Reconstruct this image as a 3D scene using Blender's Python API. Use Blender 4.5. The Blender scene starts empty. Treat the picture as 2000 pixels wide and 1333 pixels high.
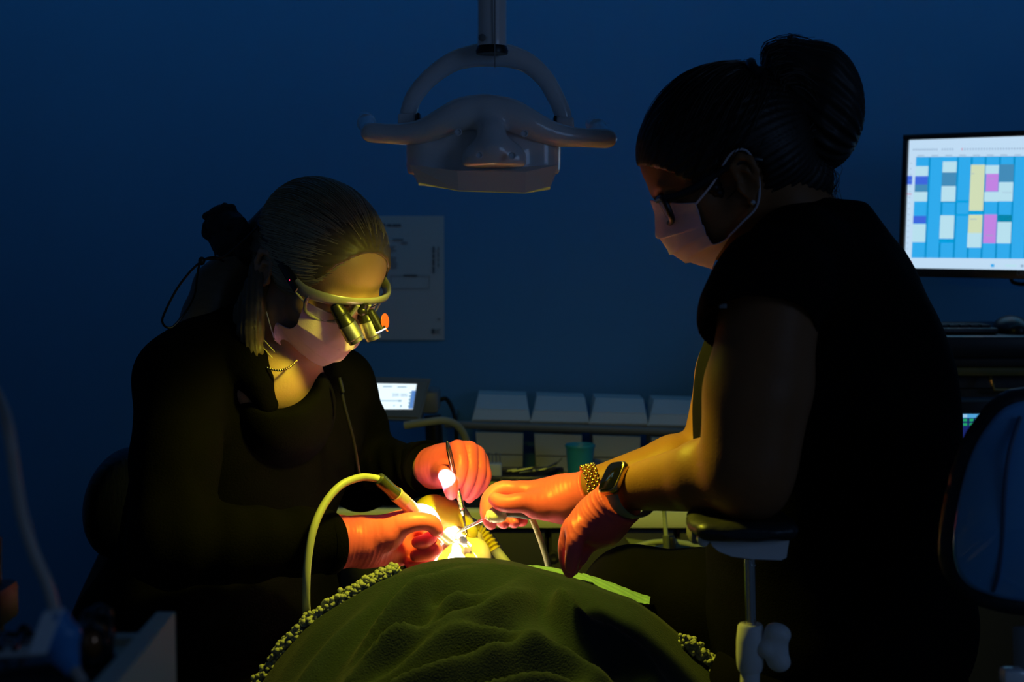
import bpy, bmesh, math, random
import numpy as np
from mathutils import Vector, Matrix

random.seed(7)
RNG = np.random.default_rng(11)
scene = bpy.context.scene
COL = scene.collection

# ------------------------------------------------------------------ camera, world, lights, exposure
CAM_Z, PITCH, FPX = 1.25, math.radians(3.83), 2000 * 50 / 36.0
cam_d = bpy.data.cameras.new('camera')
cam_d.lens = 50; cam_d.sensor_width = 36; cam_d.clip_start = 0.05
cam_d.dof.use_dof = True; cam_d.dof.focus_distance = 1.90; cam_d.dof.aperture_fstop = 5.6
cam = bpy.data.objects.new('camera', cam_d); COL.objects.link(cam)
cam.location = (0, 0, CAM_Z); cam.rotation_euler = (math.pi / 2 - PITCH, 0, 0)
scene.camera = cam

scene.view_settings.view_transform = 'Standard'
scene.view_settings.look = 'None'
scene.view_settings.gamma = 1
scene.view_settings.use_curve_mapping = False
scene.view_settings.exposure = 0.0

def ray(px, py):
    u, v = (px - 1000) / FPX, (666.5 - py) / FPX
    f = np.array([0, math.cos(PITCH), -math.sin(PITCH)]); up = np.array([0, math.sin(PITCH), math.cos(PITCH)])
    return np.array([1.0, 0, 0]) * u + up * v + f
def W(px, py, Y):
    """the point at depth Y (metres in front of the camera) seen at a pixel of the 2000 x 1333 frame"""
    d = ray(px, py)
    return np.array([0, 0, CAM_Z]) + d * (Y / d[1])
def onplane(px, py, p0, n):
    d = ray(px, py); o = np.array([0, 0, CAM_Z])
    return o + d * (np.dot(np.asarray(p0) - o, n) / np.dot(d, n))
def pm(npx, Y):
    return npx * Y / FPX

world = bpy.data.worlds.new('room_glow'); scene.world = world
world.use_nodes = True
bg = world.node_tree.nodes['Background']
bg.inputs[0].default_value = (0.24, 0.48, 1.0, 1); bg.inputs[1].default_value = 0.034

YELLOW = (1.0, 0.93, 0.05)
def area_light(name, loc, target, size, size_y, energy, color, spread=180):
    l = bpy.data.lights.new(name, 'AREA'); l.shape = 'RECTANGLE'; l.size = size; l.size_y = size_y
    l.energy = energy; l.color = color; l.spread = math.radians(spread)
    o = bpy.data.objects.new(name, l); COL.objects.link(o); o.location = loc
    o.rotation_euler = (Vector(target) - Vector(loc)).to_track_quat('-Z', 'Y').to_euler()
    return o
def spot_light(name, loc, target, energy, color, size, blend, radius):
    l = bpy.data.lights.new(name, 'SPOT'); l.energy = energy; l.color = color
    l.spot_size = math.radians(size); l.spot_blend = blend; l.shadow_soft_size = radius
    o = bpy.data.objects.new(name, l); COL.objects.link(o); o.location = loc
    o.rotation_euler = (Vector(target) - Vector(loc)).to_track_quat('-Z', 'Y').to_euler()
    return o
MOUTH = W(890, 1065, 2.00)
# the dusk window with its blind, behind and to the right of the camera
area_light('window_light', (2.5, -0.9, 1.8), (0.3, 2.0, 1.1), 1.1, 1.0, 4.2, (0.27, 0.50, 1.0))
# unseen bluish light added near the ceiling to brighten the back wall alone
area_light('wall_fill_light', (0.35, 2.40, 2.52), (0.35, 3.40, 2.20), 4.4, 0.25, 4.8, (0.07, 0.47, 1.0))
# the operatory lamp in its dim yellow cure-safe mode
LAMP = W(945, 392, 1.74)
area_light('lamp_light', LAMP, (0.03, 1.90, 0.84), 0.15, 0.07, 0.7, YELLOW, 150)
spot_light('lamp_spill', LAMP, (-0.02, 1.78, 0.84), 10.0, YELLOW, 132, 0.3, 0.025)
spot_light('lamp_beam', LAMP, W(850, 1075, 1.95), 20.0, YELLOW, 27, 0.5, 0.02)
# the white headlight on the loupes
HEADLIGHT = W(745, 651, 1.945)
spot_light('headlight_beam', HEADLIGHT, W(892, 1074, 1.968), 190.0, (1.0, 0.94, 0.90), 24.0, 0.25, 0.004)

# ------------------------------------------------------------------ materials
MATS = {}
def mat(name, col, rough=0.5, metal=0.0, noise=0.0, nscale=8.0, bump=0.0, bscale=60.0, coat=0.0, trans=0.0, emit=None, estr=0.0,
        sss=0.0, spec=0.5, sheen=0.0, wave=None, ior=1.45, alpha=1.0, stretch=(1, 1, 1)):
    if name in MATS: return MATS[name]
    m = bpy.data.materials.new(name); m.use_nodes = True
    nt = m.node_tree; b = nt.nodes['Principled BSDF']
    b.inputs['Base Color'].default_value = (*col, 1); b.inputs['Roughness'].default_value = rough
    b.inputs['Metallic'].default_value = metal; b.inputs['Specular IOR Level'].default_value = spec
    b.inputs['Coat Weight'].default_value = coat; b.inputs['Coat Roughness'].default_value = 0.05
    b.inputs['Transmission Weight'].default_value = trans; b.inputs['IOR'].default_value = ior
    b.inputs['Alpha'].default_value = alpha
    b.inputs['Sheen Weight'].default_value = sheen
    if sss:
        b.inputs['Subsurface Weight'].default_value = sss; b.inputs['Subsurface Radius'].default_value = (0.008, 0.003, 0.001)
        b.inputs['Subsurface Scale'].default_value = 1.0
    if emit:
        b.inputs['Emission Color'].default_value = (*emit, 1); b.inputs['Emission Strength'].default_value = estr
    tc = nt.nodes.new('ShaderNodeTexCoord'); mp = nt.nodes.new('ShaderNodeMapping')
    nt.links.new(tc.outputs['Object'], mp.inputs[0]); mp.inputs['Scale'].default_value = stretch
    if noise:
        n = nt.nodes.new('ShaderNodeTexNoise'); n.inputs['Scale'].default_value = nscale; n.inputs['Detail'].default_value = 5
        nt.links.new(mp.outputs[0], n.inputs[0])
        mx = nt.nodes.new('ShaderNodeMix'); mx.data_type = 'RGBA'
        mx.inputs[6].default_value = (*[max(0, c * (1 - noise)) for c in col], 1)
        mx.inputs[7].default_value = (*[min(1, c * (1 + noise)) for c in col], 1)
        nt.links.new(n.outputs['Fac'], mx.inputs[0]); nt.links.new(mx.outputs[2], b.inputs['Base Color'])
    if bump:
        if wave:
            n = nt.nodes.new('ShaderNodeTexWave'); n.inputs['Scale'].default_value = bscale; n.inputs['Distortion'].default_value = wave[1]
            n.inputs['Detail'].default_value = 2; n.bands_direction = wave[0]; o = n.outputs['Fac']
        else:
            n = nt.nodes.new('ShaderNodeTexNoise'); n.inputs['Scale'].default_value = bscale; n.inputs['Detail'].default_value = 3; o = n.outputs['Fac']
        nt.links.new(mp.outputs[0], n.inputs[0])
        bp = nt.nodes.new('ShaderNodeBump'); bp.inputs['Strength'].default_value = bump; bp.inputs['Distance'].default_value = 0.002
        nt.links.new(o, bp.inputs['Height']); nt.links.new(bp.outputs[0], b.inputs['Normal'])
    MATS[name] = m
    return m

M_WALL = mat('wall_paint', (0.12, 0.32, 0.56), 0.85, noise=0.05, nscale=3, bump=0.15, bscale=220)
M_FLOOR = mat('floor_vinyl', (0.10, 0.10, 0.11), 0.45, noise=0.2, nscale=6)
M_CEIL = mat('ceiling_tile', (0.35, 0.36, 0.38), 0.9, noise=0.1, nscale=40)
M_SKIN = mat('skin', (0.48, 0.28, 0.18), 0.48, noise=0.10, nscale=35, bump=0.12, bscale=420, sss=0.08)
M_SKIN2 = mat('tanned_skin', (0.26, 0.112, 0.045), 0.5, spec=.25, noise=0.12, nscale=40, bump=0.15, bscale=380, sss=0.06)
M_SKIN3 = mat('pale_skin', (0.66, 0.52, 0.38), 0.45, noise=0.05, nscale=35, bump=0.08, bscale=420, sss=0.08)
M_LIP = mat('lip', (0.55, 0.20, 0.18), 0.35)
M_BLACK = mat('black_scrub_cloth', (0.0036, 0.0034, 0.0036), 0.9, spec=.06, noise=0.3, nscale=30, bump=0.3, bscale=500)
M_JACKET = mat('black_jacket_cloth', (0.0024, 0.0022, 0.002), 0.9, spec=.05, noise=0.3, nscale=25, bump=0.4, bscale=350)
M_TROUSER = mat('black_trouser_cloth', (0.0034, 0.0032, 0.0028), 0.9, spec=.05, noise=0.3, nscale=30, bump=0.3, bscale=500)
M_GLOVE = mat('pink_nitrile', (0.82, 0.125, 0.20), 0.42, noise=0.05, nscale=20, bump=0.25, bscale=70, spec=0.35)
M_MASK = mat('pink_mask_cloth', (0.80, 0.62, 0.78), 0.8, noise=0.04, nscale=60, bump=0.15, bscale=600)
M_LOOP = mat('mask_elastic', (0.78, 0.72, 0.82), 0.7, bump=0.3, bscale=900)
M_BLOND = mat('dark_blond_hair', (0.12, 0.09, 0.055), 0.45, noise=0.35, nscale=30, stretch=(1, 6, 6))
M_BLOND2 = mat('blond_hair_strands', (0.40, 0.33, 0.20), 0.35, noise=0.4, nscale=60)
M_BROWN = mat('dark_brown_hair', (0.016, 0.010, 0.007), 0.5, noise=0.4, nscale=40)
M_BROWN2 = mat('dark_brown_hair_strands', (0.030, 0.018, 0.012), 0.4, noise=0.4, nscale=60)
M_WHITE = mat('white_enamel', (0.80, 0.80, 0.82), 0.22, noise=0.03, nscale=10, coat=0.6)
M_WHITE_MATT = mat('white_plastic', (0.74, 0.74, 0.74), 0.5, noise=0.04, nscale=12)
M_GREY = mat('grey_plastic', (0.22, 0.23, 0.24), 0.45, noise=0.05, nscale=12)
M_DARK = mat('dark_laminate', (0.018, 0.018, 0.020), 0.5, noise=0.2, nscale=12)
M_BLKPL = mat('black_plastic', (0.010, 0.010, 0.011), 0.35, noise=0.1, nscale=20)
M_LEATHER = mat('black_upholstery', (0.020, 0.020, 0.024), 0.38, noise=0.2, nscale=14, bump=0.25, bscale=160)
M_STEEL = mat('brushed_steel', (0.62, 0.60, 0.56), 0.22, 1.0, noise=0.06, nscale=30, stretch=(1, 1, 20))
M_SATIN = mat('satin_steel', (0.55, 0.53, 0.50), 0.38, 1.0, noise=0.06, nscale=30)
M_GOLD = mat('gold_metal', (0.75, 0.52, 0.22), 0.25, 1.0, noise=0.05, nscale=30)

# ------------------------------------------------------------------ objects
def thing(name, label, cat, loc, group=None):
    o = bpy.data.objects.new(name, None); COL.objects.link(o)
    o.empty_display_size = 0.05; o.location = tuple(loc)
    return tag(o, label, cat, group)
def tag(o, label=None, cat=None, group=None, kind=None):
    if label: o['label'] = label
    if cat: o['category'] = cat
    if group: o['group'] = group
    if kind: o['kind'] = kind
    return o
def origin(o):
    p = np.zeros(3)
    while o is not None:
        p += np.array(o.location); o = o.parent
    return p
def link_mesh(name, V, F, material, parent=None, smooth=True, sharp=None, kind=None, fmat=None):
    V = np.asarray(V, dtype=np.float64).reshape(-1, 3)
    c = (V.min(0) + V.max(0)) / 2
    me = bpy.data.meshes.new(name)
    if isinstance(F, np.ndarray):
        n = len(F); k = F.shape[1]
        me.vertices.add(len(V)); me.vertices.foreach_set('co', (V - c).astype(np.float32).ravel())
        me.loops.add(n * k); me.loops.foreach_set('vertex_index', F.astype(np.int32).ravel())
        me.polygons.add(n); me.polygons.foreach_set('loop_start', np.arange(0, n * k, k, dtype=np.int32))
        me.update(calc_edges=True)
    else:
        me.from_pydata([tuple(v) for v in (V - c)], [], F)
    me.validate()
    ms = material if isinstance(material, list) else [material]
    for m in ms: me.materials.append(m)
    if fmat is not None: me.polygons.foreach_set('material_index', np.asarray(fmat, dtype=np.int32))
    if smooth:
        me.polygons.foreach_set('use_smooth', [True] * len(me.polygons))
        if sharp is not None:
            me.set_sharp_from_angle(angle=math.radians(sharp))
    o = bpy.data.objects.new(name, me); COL.objects.link(o)
    if parent is not None:
        o.parent = parent; o.location = tuple(c - origin(parent))
    else: o.location = tuple(c)
    if kind: o['kind'] = kind
    return o

def frame(z, x=None):
    """3x3 with columns x, y, z"""
    z = np.asarray(z, float); z = z / np.linalg.norm(z)
    x = np.asarray(x if x is not None else ((1, 0, 0) if abs(z[0]) < 0.9 else (0, 1, 0)), float)
    x = x - z * np.dot(x, z); x /= np.linalg.norm(x)
    return np.stack([x, np.cross(z, x), z], 1)
def spline(pts, n=8, closed=False):
    P = np.asarray(pts, float); out = []
    m = len(P)
    if m < 3 and not closed:
        return np.array([P[0] + (P[-1] - P[0]) * t for t in np.linspace(0, 1, n + 1)])
    rng = range(m) if closed else range(m - 1)
    for i in rng:
        if closed: p0, p1, p2, p3 = P[i - 1], P[i], P[(i + 1) % m], P[(i + 2) % m]
        else: p0, p1, p2, p3 = P[max(i - 1, 0)], P[i], P[i + 1], P[min(i + 2, m - 1)]
        for t in np.arange(n) / n:
            out.append(0.5 * (2 * p1 + (p2 - p0) * t + (2 * p0 - 5 * p1 + 4 * p2 - p3) * t * t + (3 * p1 - p0 - 3 * p2 + p3) * t ** 3))
    if not closed: out.append(P[-1])
    return np.array(out)

class MB:
    """collects simple shapes into one mesh"""
    def __init__(s): s.V = []; s.F = []; s.n = 0; s.fm = []
    def add(s, V, F, mi=0):
        V = np.asarray(V, float)
        s.V.append(V); s.F += [tuple(i + s.n for i in f) for f in F]; s.n += len(V); s.fm += [mi] * len(F)
        return s
    def box(s, c, size, R=None, bevel=0.0, seg=2, mi=0):
        bm = bmesh.new(); bmesh.ops.create_cube(bm, size=1.0)
        bmesh.ops.scale(bm, vec=Vector(size), verts=bm.verts)
        if bevel: bmesh.ops.bevel(bm, geom=list(bm.edges), offset=bevel, segments=seg, profile=0.5, affect='EDGES')
        V = np.array([v.co[:] for v in bm.verts]); bm.verts.index_update()
        F = [tuple(v.index for v in f.verts) for f in bm.faces]; bm.free()
        if R is not None: V = V @ np.asarray(R).T
        return s.add(V + np.asarray(c), F, mi)
    def hexa(s, P, mi=0):
        """8 corners: bottom loop then top loop"""
        return s.add(P, [(3, 2, 1, 0), (4, 5, 6, 7), (0, 1, 5, 4), (1, 2, 6, 5), (2, 3, 7, 6), (3, 0, 4, 7)], mi)
    def tube(s, pts, r, n=12, caps=True, closed=False, flat=None, ref=None, mi=0):
        """flat = (wide, thin) multiplies the two section axes"""
        P = np.asarray(pts, float); m = len(P)
        r = np.full(m, r) if np.isscalar(r) else np.interp(np.linspace(0, 1, m), np.linspace(0, 1, len(r)), r)
        if closed: T = np.roll(P, -1, 0) - np.roll(P, 1, 0)
        else: T = np.gradient(P, axis=0)
        T /= np.linalg.norm(T, axis=1)[:, None] + 1e-12
        x = frame(T[0], ref)[:, 0]; V = []
        a = np.arange(n) * 2 * math.pi / n; fl = flat or (1, 1)
        for i in range(m):
            if ref is not None and flat is not None: x = np.asarray(ref, float)
            x = x - T[i] * np.dot(x, T[i]); x /= np.linalg.norm(x) + 1e-12
            y = np.cross(T[i], x)
            V.append(P[i] + r[i] * (np.outer(np.cos(a) * fl[0], x) + np.outer(np.sin(a) * fl[1], y)))
        V = np.concatenate(V); F = []
        for i in range(m if closed else m - 1):
            j = (i + 1) % m
            for k in range(n):
                F.append((i * n + k, i * n + (k + 1) % n, j * n + (k + 1) % n, j * n + k))
        if caps and not closed:
            F.append(tuple(range(n - 1, -1, -1))); F.append(tuple((m - 1) * n + k for k in range(n)))
        return s.add(V, F, mi)
    def lathe(s, prof, c, R=None, n=24, mi=0, scale=(1, 1)):
        """profile of (radius, height) from bottom to top"""
        a = np.arange(n) * 2 * math.pi / n; V = []; F = []
        for r, z in prof: V.append(np.stack([r * np.cos(a) * scale[0], r * np.sin(a) * scale[1], np.full(n, z)], 1))
        V = np.concatenate(V); m = len(prof)
        for i in range(m - 1):
            for k in range(n): F.append((i * n + k, i * n + (k + 1) % n, (i + 1) * n + (k + 1) % n, (i + 1) * n + k))
        if prof[0][0] > 1e-6: F.append(tuple(range(n - 1, -1, -1)))
        if prof[-1][0] > 1e-6: F.append(tuple((m - 1) * n + k for k in range(n)))
        if R is not None: V = V @ np.asarray(R).T
        return s.add(V + np.asarray(c), F, mi)
    def rod(s, a, b, r, n=16, r2=None, mi=0, round_=0.0):
        a = np.asarray(a, float); b = np.asarray(b, float); L = np.linalg.norm(b - a); r2 = r if r2 is None else r2
        if round_: prof = [(r - round_, 0), (r, round_), (r2, L - round_), (r2 - round_, L)]
        else: prof = [(r, 0), (r2, L)]
        return s.lathe(prof, a, frame(b - a), n, mi)
    def ball(s, c, r, R=None, n=16, m=10, mi=0):
        r = np.full(3, r) if np.isscalar(r) else np.asarray(r, float)
        th = np.linspace(-math.pi / 2, math.pi / 2, m + 1)
        a = np.arange(n) * 2 * math.pi / n; V = []; F = []
        for t in th: V.append(np.stack([np.cos(t) * np.cos(a), np.cos(t) * np.sin(a), np.full(n, math.sin(t))], 1))
        V = np.concatenate(V) * r
        for i in range(m):
            for k in range(n): F.append((i * n + k, i * n + (k + 1) % n, (i + 1) * n + (k + 1) % n, (i + 1) * n + k))
        if R is not None: V = V @ np.asarray(R).T
        return s.add(V + np.asarray(c), F, mi)
    def prism(s, outline, vec, mi=0):
        P = np.asarray(outline, float); n = len(P); v = np.asarray(vec, float)
        F = [tuple(range(n - 1, -1, -1)), tuple(range(n, 2 * n))] + [(i, (i + 1) % n, n + (i + 1) % n, n + i) for i in range(n)]
        return s.add(np.concatenate([P, P + v]), F, mi)
    def sheet(s, G, thick=0.0, mi=0):
        """grid of points [nu, nv, 3]; thick closes it into a slab along its normals"""
        G = np.asarray(G, float); nu, nv = G.shape[:2]
        q = lambda i, j, o=0: o + i * nv + j
        F = [(q(i, j), q(i + 1, j), q(i + 1, j + 1), q(i, j + 1)) for i in range(nu - 1) for j in range(nv - 1)]
        if not thick: return s.add(G.reshape(-1, 3), F, mi)
        N = np.cross(np.gradient(G, axis=0), np.gradient(G, axis=1)); N /= np.linalg.norm(N, axis=2)[..., None] + 1e-12
        H = G - N * thick; o = nu * nv
        F += [(q(i, j, o), q(i, j + 1, o), q(i + 1, j + 1, o), q(i + 1, j, o)) for i in range(nu - 1) for j in range(nv - 1)]
        for i in range(nu - 1):
            F.append((q(i, 0), q(i, 0, o), q(i + 1, 0, o), q(i + 1, 0))); F.append((q(i, nv - 1), q(i + 1, nv - 1), q(i + 1, nv - 1, o), q(i, nv - 1, o)))
        for j in range(nv - 1):
            F.append((q(0, j), q(0, j + 1), q(0, j + 1, o), q(0, j, o))); F.append((q(nu - 1, j), q(nu - 1, j, o), q(nu - 1, j + 1, o), q(nu - 1, j + 1)))
        return s.add(np.concatenate([G.reshape(-1, 3), H.reshape(-1, 3)]), F, mi)
    def obj(s, name, material, parent=None, smooth=True, sharp=35, kind=None):
        return link_mesh(name, np.concatenate(s.V), s.F, material, parent, smooth, sharp, kind, s.fm if isinstance(material, list) else None)

# ------------------------------------------------------------------ blended solids (bodies, clothes, hands, mouldings)
def axis(lo, hi, h, fine=()):
    """sample positions from lo to hi at spacing h, finer in the spans (a, b, hf)"""
    out = [lo]
    while out[-1] < hi:
        st = h
        for a, b, hf in fine:
            if a - h <= out[-1] <= b: st = min(st, hf)
        out.append(out[-1] + st)
    return np.array(out)
class Solid:
    def __init__(s, lo, hi, h, fine=None):
        fine = fine or [(), (), ()]
        s.ax = [axis(lo[i], hi[i], h, fine[i]) for i in range(3)]
        s.v = np.full([len(a) for a in s.ax], 0.08, np.float32); s.h = h
    def _win(s, lo, hi):
        sl = []
        for i in range(3):
            a = np.searchsorted(s.ax[i], lo[i]); b = np.searchsorted(s.ax[i], hi[i])
            if b - a < 1: return None
            sl.append(slice(a, b))
        g = [s.ax[i][sl[i]] for i in range(3)]
        return tuple(sl), g
    def _mix(s, sl, d, k, sub=False):
        a = s.v[sl]
        if sub:
            d = -d
            r = np.maximum(a, d)
            if k: r = r + np.maximum(k - np.abs(a - d), 0) ** 2 / (4 * k)
        else:
            r = np.minimum(a, d)
            if k: r = r - np.maximum(k - np.abs(a - d), 0) ** 2 / (4 * k)
        s.v[sl] = r
    def cone(s, a, b, ra, rb, k=0.01, sub=False):
        a = np.asarray(a, float); b = np.asarray(b, float); m = max(ra, rb) + k + 2.5 * s.h
        w = s._win(np.minimum(a, b) - m, np.maximum(a, b) + m)
        if w is None: return s
        sl, (x, y, z) = w; ab = b - a; L2 = np.dot(ab, ab) + 1e-12
        X = x[:, None, None] - a[0]; Y = y[None, :, None] - a[1]; Z = z[None, None, :] - a[2]
        t = np.clip((X * ab[0] + Y * ab[1] + Z * ab[2]) / L2, 0, 1)
        d = np.sqrt((X - t * ab[0]) ** 2 + (Y - t * ab[1]) ** 2 + (Z - t * ab[2]) ** 2) - (ra + (rb - ra) * t)
        s._mix(sl, d, k, sub); return s
    def chain(s, pts, rad, k=0.01, sub=False):
        for i in range(len(pts) - 1): s.cone(pts[i], pts[i + 1], rad[i], rad[i + 1], k, sub)
        return s
    def ell(s, c, r, R=None, k=0.01, sub=False):
        c = np.asarray(c, float); r = np.full(3, r) if np.isscalar(r) else np.asarray(r, float)
        ext = np.full(3, r.max()) if R is not None else r
        m = ext + k + 2.5 * s.h; w = s._win(c - m, c + m)
        if w is None: return s
        sl, (x, y, z) = w
        X = x[:, None, None] - c[0]; Y = y[None, :, None] - c[1]; Z = z[None, None, :] - c[2]
        if R is not None:
            R = np.asarray(R); X, Y, Z = [X * R[0, i] + Y * R[1, i] + Z * R[2, i] for i in range(3)]
        k0 = np.sqrt((X / r[0]) ** 2 + (Y / r[1]) ** 2 + (Z / r[2]) ** 2)
        k1 = np.sqrt((X / r[0] ** 2) ** 2 + (Y / r[1] ** 2) ** 2 + (Z / r[2] ** 2) ** 2) + 1e-9
        s._mix(sl, k0 * (k0 - 1) / k1, k, sub); return s
    def box(s, c, half, R=None, rnd=0.005, k=0.01, sub=False):
        c = np.asarray(c, float); half = np.asarray(half, float)
        ext = np.full(3, np.linalg.norm(half)) if R is not None else half
        m = ext + k + 2.5 * s.h; w = s._win(c - m, c + m)
        if w is None: return s
        sl, (x, y, z) = w
        X = x[:, None, None] - c[0]; Y = y[None, :, None] - c[1]; Z = z[None, None, :] - c[2]
        if R is not None:
            R = np.asarray(R); X, Y, Z = [X * R[0, i] + Y * R[1, i] + Z * R[2, i] for i in range(3)]
        qx, qy, qz = np.abs(X) - half[0] + rnd, np.abs(Y) - half[1] + rnd, np.abs(Z) - half[2] + rnd
        d = np.sqrt(np.maximum(qx, 0) ** 2 + np.maximum(qy, 0) ** 2 + np.maximum(qz, 0) ** 2) + np.minimum(np.maximum(np.maximum(qx, qy), qz), 0) - rnd
        s._mix(sl, d, k, sub); return s
    def cut(s, p, n, k=0.003):
        """remove everything on the side the normal points to"""
        n = np.asarray(n, float); n /= np.linalg.norm(n); x, y, z = s.ax
        d = (x[:, None, None] - p[0]) * n[0] + (y[None, :, None] - p[1]) * n[1] + (z[None, None, :] - p[2]) * n[2]
        s._mix((slice(None),) * 3, -d, k, True); return s
    def mesh(s, smooth=2):
        v = s.v.copy(); v[0] = v[-1] = 1; v[:, 0] = v[:, -1] = 1; v[:, :, 0] = v[:, :, -1] = 1
        ins = v < 0; nx, ny, nz = v.shape
        cnt = np.zeros((nx - 1, ny - 1, nz - 1), np.int8)
        for i in (0, 1):
            for j in (0, 1):
                for k in (0, 1): cnt += ins[i:nx - 1 + i, j:ny - 1 + j, k:nz - 1 + k]
        act = (cnt > 0) & (cnt < 8); I, J, K = np.nonzero(act); n = len(I)
        idx = np.full(act.shape, -1, np.int32); idx[I, J, K] = np.arange(n)
        acc = np.zeros((n, 3)); num = np.zeros(n); cs = [(i, j, k) for i in (0, 1) for j in (0, 1) for k in (0, 1)]
        for a in cs:
            for d in range(3):
                if a[d]: continue
                b = list(a); b[d] = 1
                va = v[I + a[0], J + a[1], K + a[2]]; vb = v[I + b[0], J + b[1], K + b[2]]
                m = (va < 0) != (vb < 0); t = va[m] / (va[m] - vb[m])
                pa = np.stack([s.ax[0][I[m] + a[0]], s.ax[1][J[m] + a[1]], s.ax[2][K[m] + a[2]]], 1)
                pb = np.stack([s.ax[0][I[m] + b[0]], s.ax[1][J[m] + b[1]], s.ax[2][K[m] + b[2]]], 1)
                acc[m] += pa + (pb - pa) * t[:, None]; num[m] += 1
        V = acc / num[:, None]; Q = []
        e = ins[:-1, 1:-1, 1:-1] != ins[1:, 1:-1, 1:-1]; i, j, k = np.nonzero(e); j += 1; k += 1
        q = np.stack([idx[i, j - 1, k - 1], idx[i, j, k - 1], idx[i, j, k], idx[i, j - 1, k]], 1); f = ~ins[i, j, k]; q[f] = q[f][:, ::-1]; Q.append(q)
        e = ins[1:-1, :-1, 1:-1] != ins[1:-1, 1:, 1:-1]; i, j, k = np.nonzero(e); i += 1; k += 1
        q = np.stack([idx[i - 1, j, k - 1], idx[i - 1, j, k], idx[i, j, k], idx[i, j, k - 1]], 1); f = ~ins[i, j, k]; q[f] = q[f][:, ::-1]; Q.append(q)
        e = ins[1:-1, 1:-1, :-1] != ins[1:-1, 1:-1, 1:]; i, j, k = np.nonzero(e); i += 1; j += 1
        q = np.stack([idx[i - 1, j - 1, k], idx[i, j - 1, k], idx[i, j, k], idx[i - 1, j, k]], 1); f = ~ins[i, j, k]; q[f] = q[f][:, ::-1]; Q.append(q)
        Q = np.concatenate(Q); Q = Q[(Q >= 0).all(1)]
        for _ in range(smooth):
            for lam in (0.5, -0.42): V = V + lam * (lap(V, Q) - V)
        return V, Q
    def obj(s, name, material, parent=None, smooth=2, disp=None):
        V, Q = s.mesh(smooth)
        if disp is not None: V = disp(V, vnormals(V, Q))
        return link_mesh(name, V, Q, material, parent)
def lap(V, Q):
    S = np.zeros_like(V); c = np.zeros(len(V))
    for a in range(4):
        b = (a + 1) % 4
        for u, w in ((a, b), (b, a)):
            c += np.bincount(Q[:, u], minlength=len(V))
            for d in range(3): S[:, d] += np.bincount(Q[:, u], weights=V[Q[:, w], d], minlength=len(V))
    return S / np.maximum(c, 1)[:, None]
def vnormals(V, Q):
    fn = np.cross(V[Q[:, 2]] - V[Q[:, 0]], V[Q[:, 3]] - V[Q[:, 1]]); N = np.zeros_like(V)
    for a in range(4):
        for d in range(3): N[:, d] += np.bincount(Q[:, a], weights=fn[:, d], minlength=len(V))
    return N / (np.linalg.norm(N, axis=1)[:, None] + 1e-12)
def wob(P, f, seed=0):
    """cheap smooth pseudo noise, roughly -1..1"""
    r = np.random.default_rng(seed); o = np.zeros(len(P))
    for i in range(6):
        d = r.normal(size=3); d /= np.linalg.norm(d)
        o += np.sin(P @ d * f * (0.7 + 0.25 * i) + r.uniform(0, 6.28)) / (1 + 0.3 * i)
    return o / 3.0
# ------------------------------------------------------------------ the room
WALL_Y = 3.2
def structure(name, mb, m):
    o = mb.obj(name, m, None, smooth=False); o['kind'] = 'structure'; return o
structure('floor', MB().box((0, 1.2, -0.03), (5.2, 4.1, 0.06)), M_FLOOR)
structure('wall_back', MB().box((0, WALL_Y + 0.05, 1.3), (5.2, 0.1, 2.6)), M_WALL)
structure('ceiling', MB().box((0, 1.2, 2.63), (5.2, 4.1, 0.06)), M_CEIL)
structure('baseboard_back', MB().box((0, WALL_Y - 0.007, 0.05), (5.2, 0.014, 0.10), bevel=0.003), M_GREY)

# ---- notice on the wall
M_PAPER = mat('notice_paper', (0.60, 0.56, 0.56), 0.8, noise=0.02)
M_INK = mat('printed_ink', (0.12, 0.12, 0.14), 0.8)
M_INK2 = mat('pale_printed_ink', (0.27, 0.27, 0.29), 0.8)
yp = WALL_Y - 0.0015
def onwall(px, py, y=yp): return W(px, py, y)
def wallbar(mb, x0, y0, x1, y1, y, mi=0):
    a, b = onwall(x0, y0, y), onwall(x1, y1, y)
    mb.box(((a[0] + b[0]) / 2, y, (a[2] + b[2]) / 2), (abs(b[0] - a[0]), 0.0004, abs(b[2] - a[2])), mi=mi)
t = thing('paper_notice', 'white printed paper notice taped to the blue wall behind the blond woman', 'notice', onwall(775, 665))
a, b = onwall(683, 422), onwall(868, 664)
g = np.zeros((9, 12, 3))
for i in range(9):
    for j in range(12):
        u, v = i / 8, j / 11
        g[i, j] = (a[0] + (b[0] - a[0]) * u, yp - 0.001 * math.sin(u * 3) - 0.004 * max(0, v - 0.85) ** 1 * 1.5, a[2] + (b[2] - a[2]) * v)
MB().sheet(g[:, ::-1], 0.0003).obj('sheet', M_PAPER, t)
mb = MB(); y2 = yp - 0.0028
for x0, x1, y in ((728, 735, 439), (738, 745, 439), (748, 752, 439), (756, 765, 440), (767, 783, 440)): wallbar(mb, x0, y - 2, x1, y + 2, y2)
for x0, x1, y in ((738, 749, 468), (767, 788, 468), (784, 796, 475)): wallbar(mb, x0, y - 2, x1, y + 1.5, y2, 1)
for y in range(481, 493, 4): wallbar(mb, 750, y, 775 - (y % 3) * 3, y + 1.6, y2, 1)
for y in range(502, 524, 4): wallbar(mb, 752, y, 772 + (y % 5) * 1.2, y + 1.6, y2, 1)
for x0, y0, x1, y1 in ((763, 538, 838, 539), (763, 563, 838, 564), (763, 538, 764, 564), (838, 538, 839, 564), (724, 540, 752, 541), (724, 563, 752, 564), (752, 540, 753, 564)): wallbar(mb, x0, y0, x1, y1, y2, 1)
wallbar(mb, 788, 537, 815, 540, y2)
for y0, y1 in ((482, 495), (497, 505), (507, 519), (521, 534)): wallbar(mb, 845, y0, 848.5, y1, y2)
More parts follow.
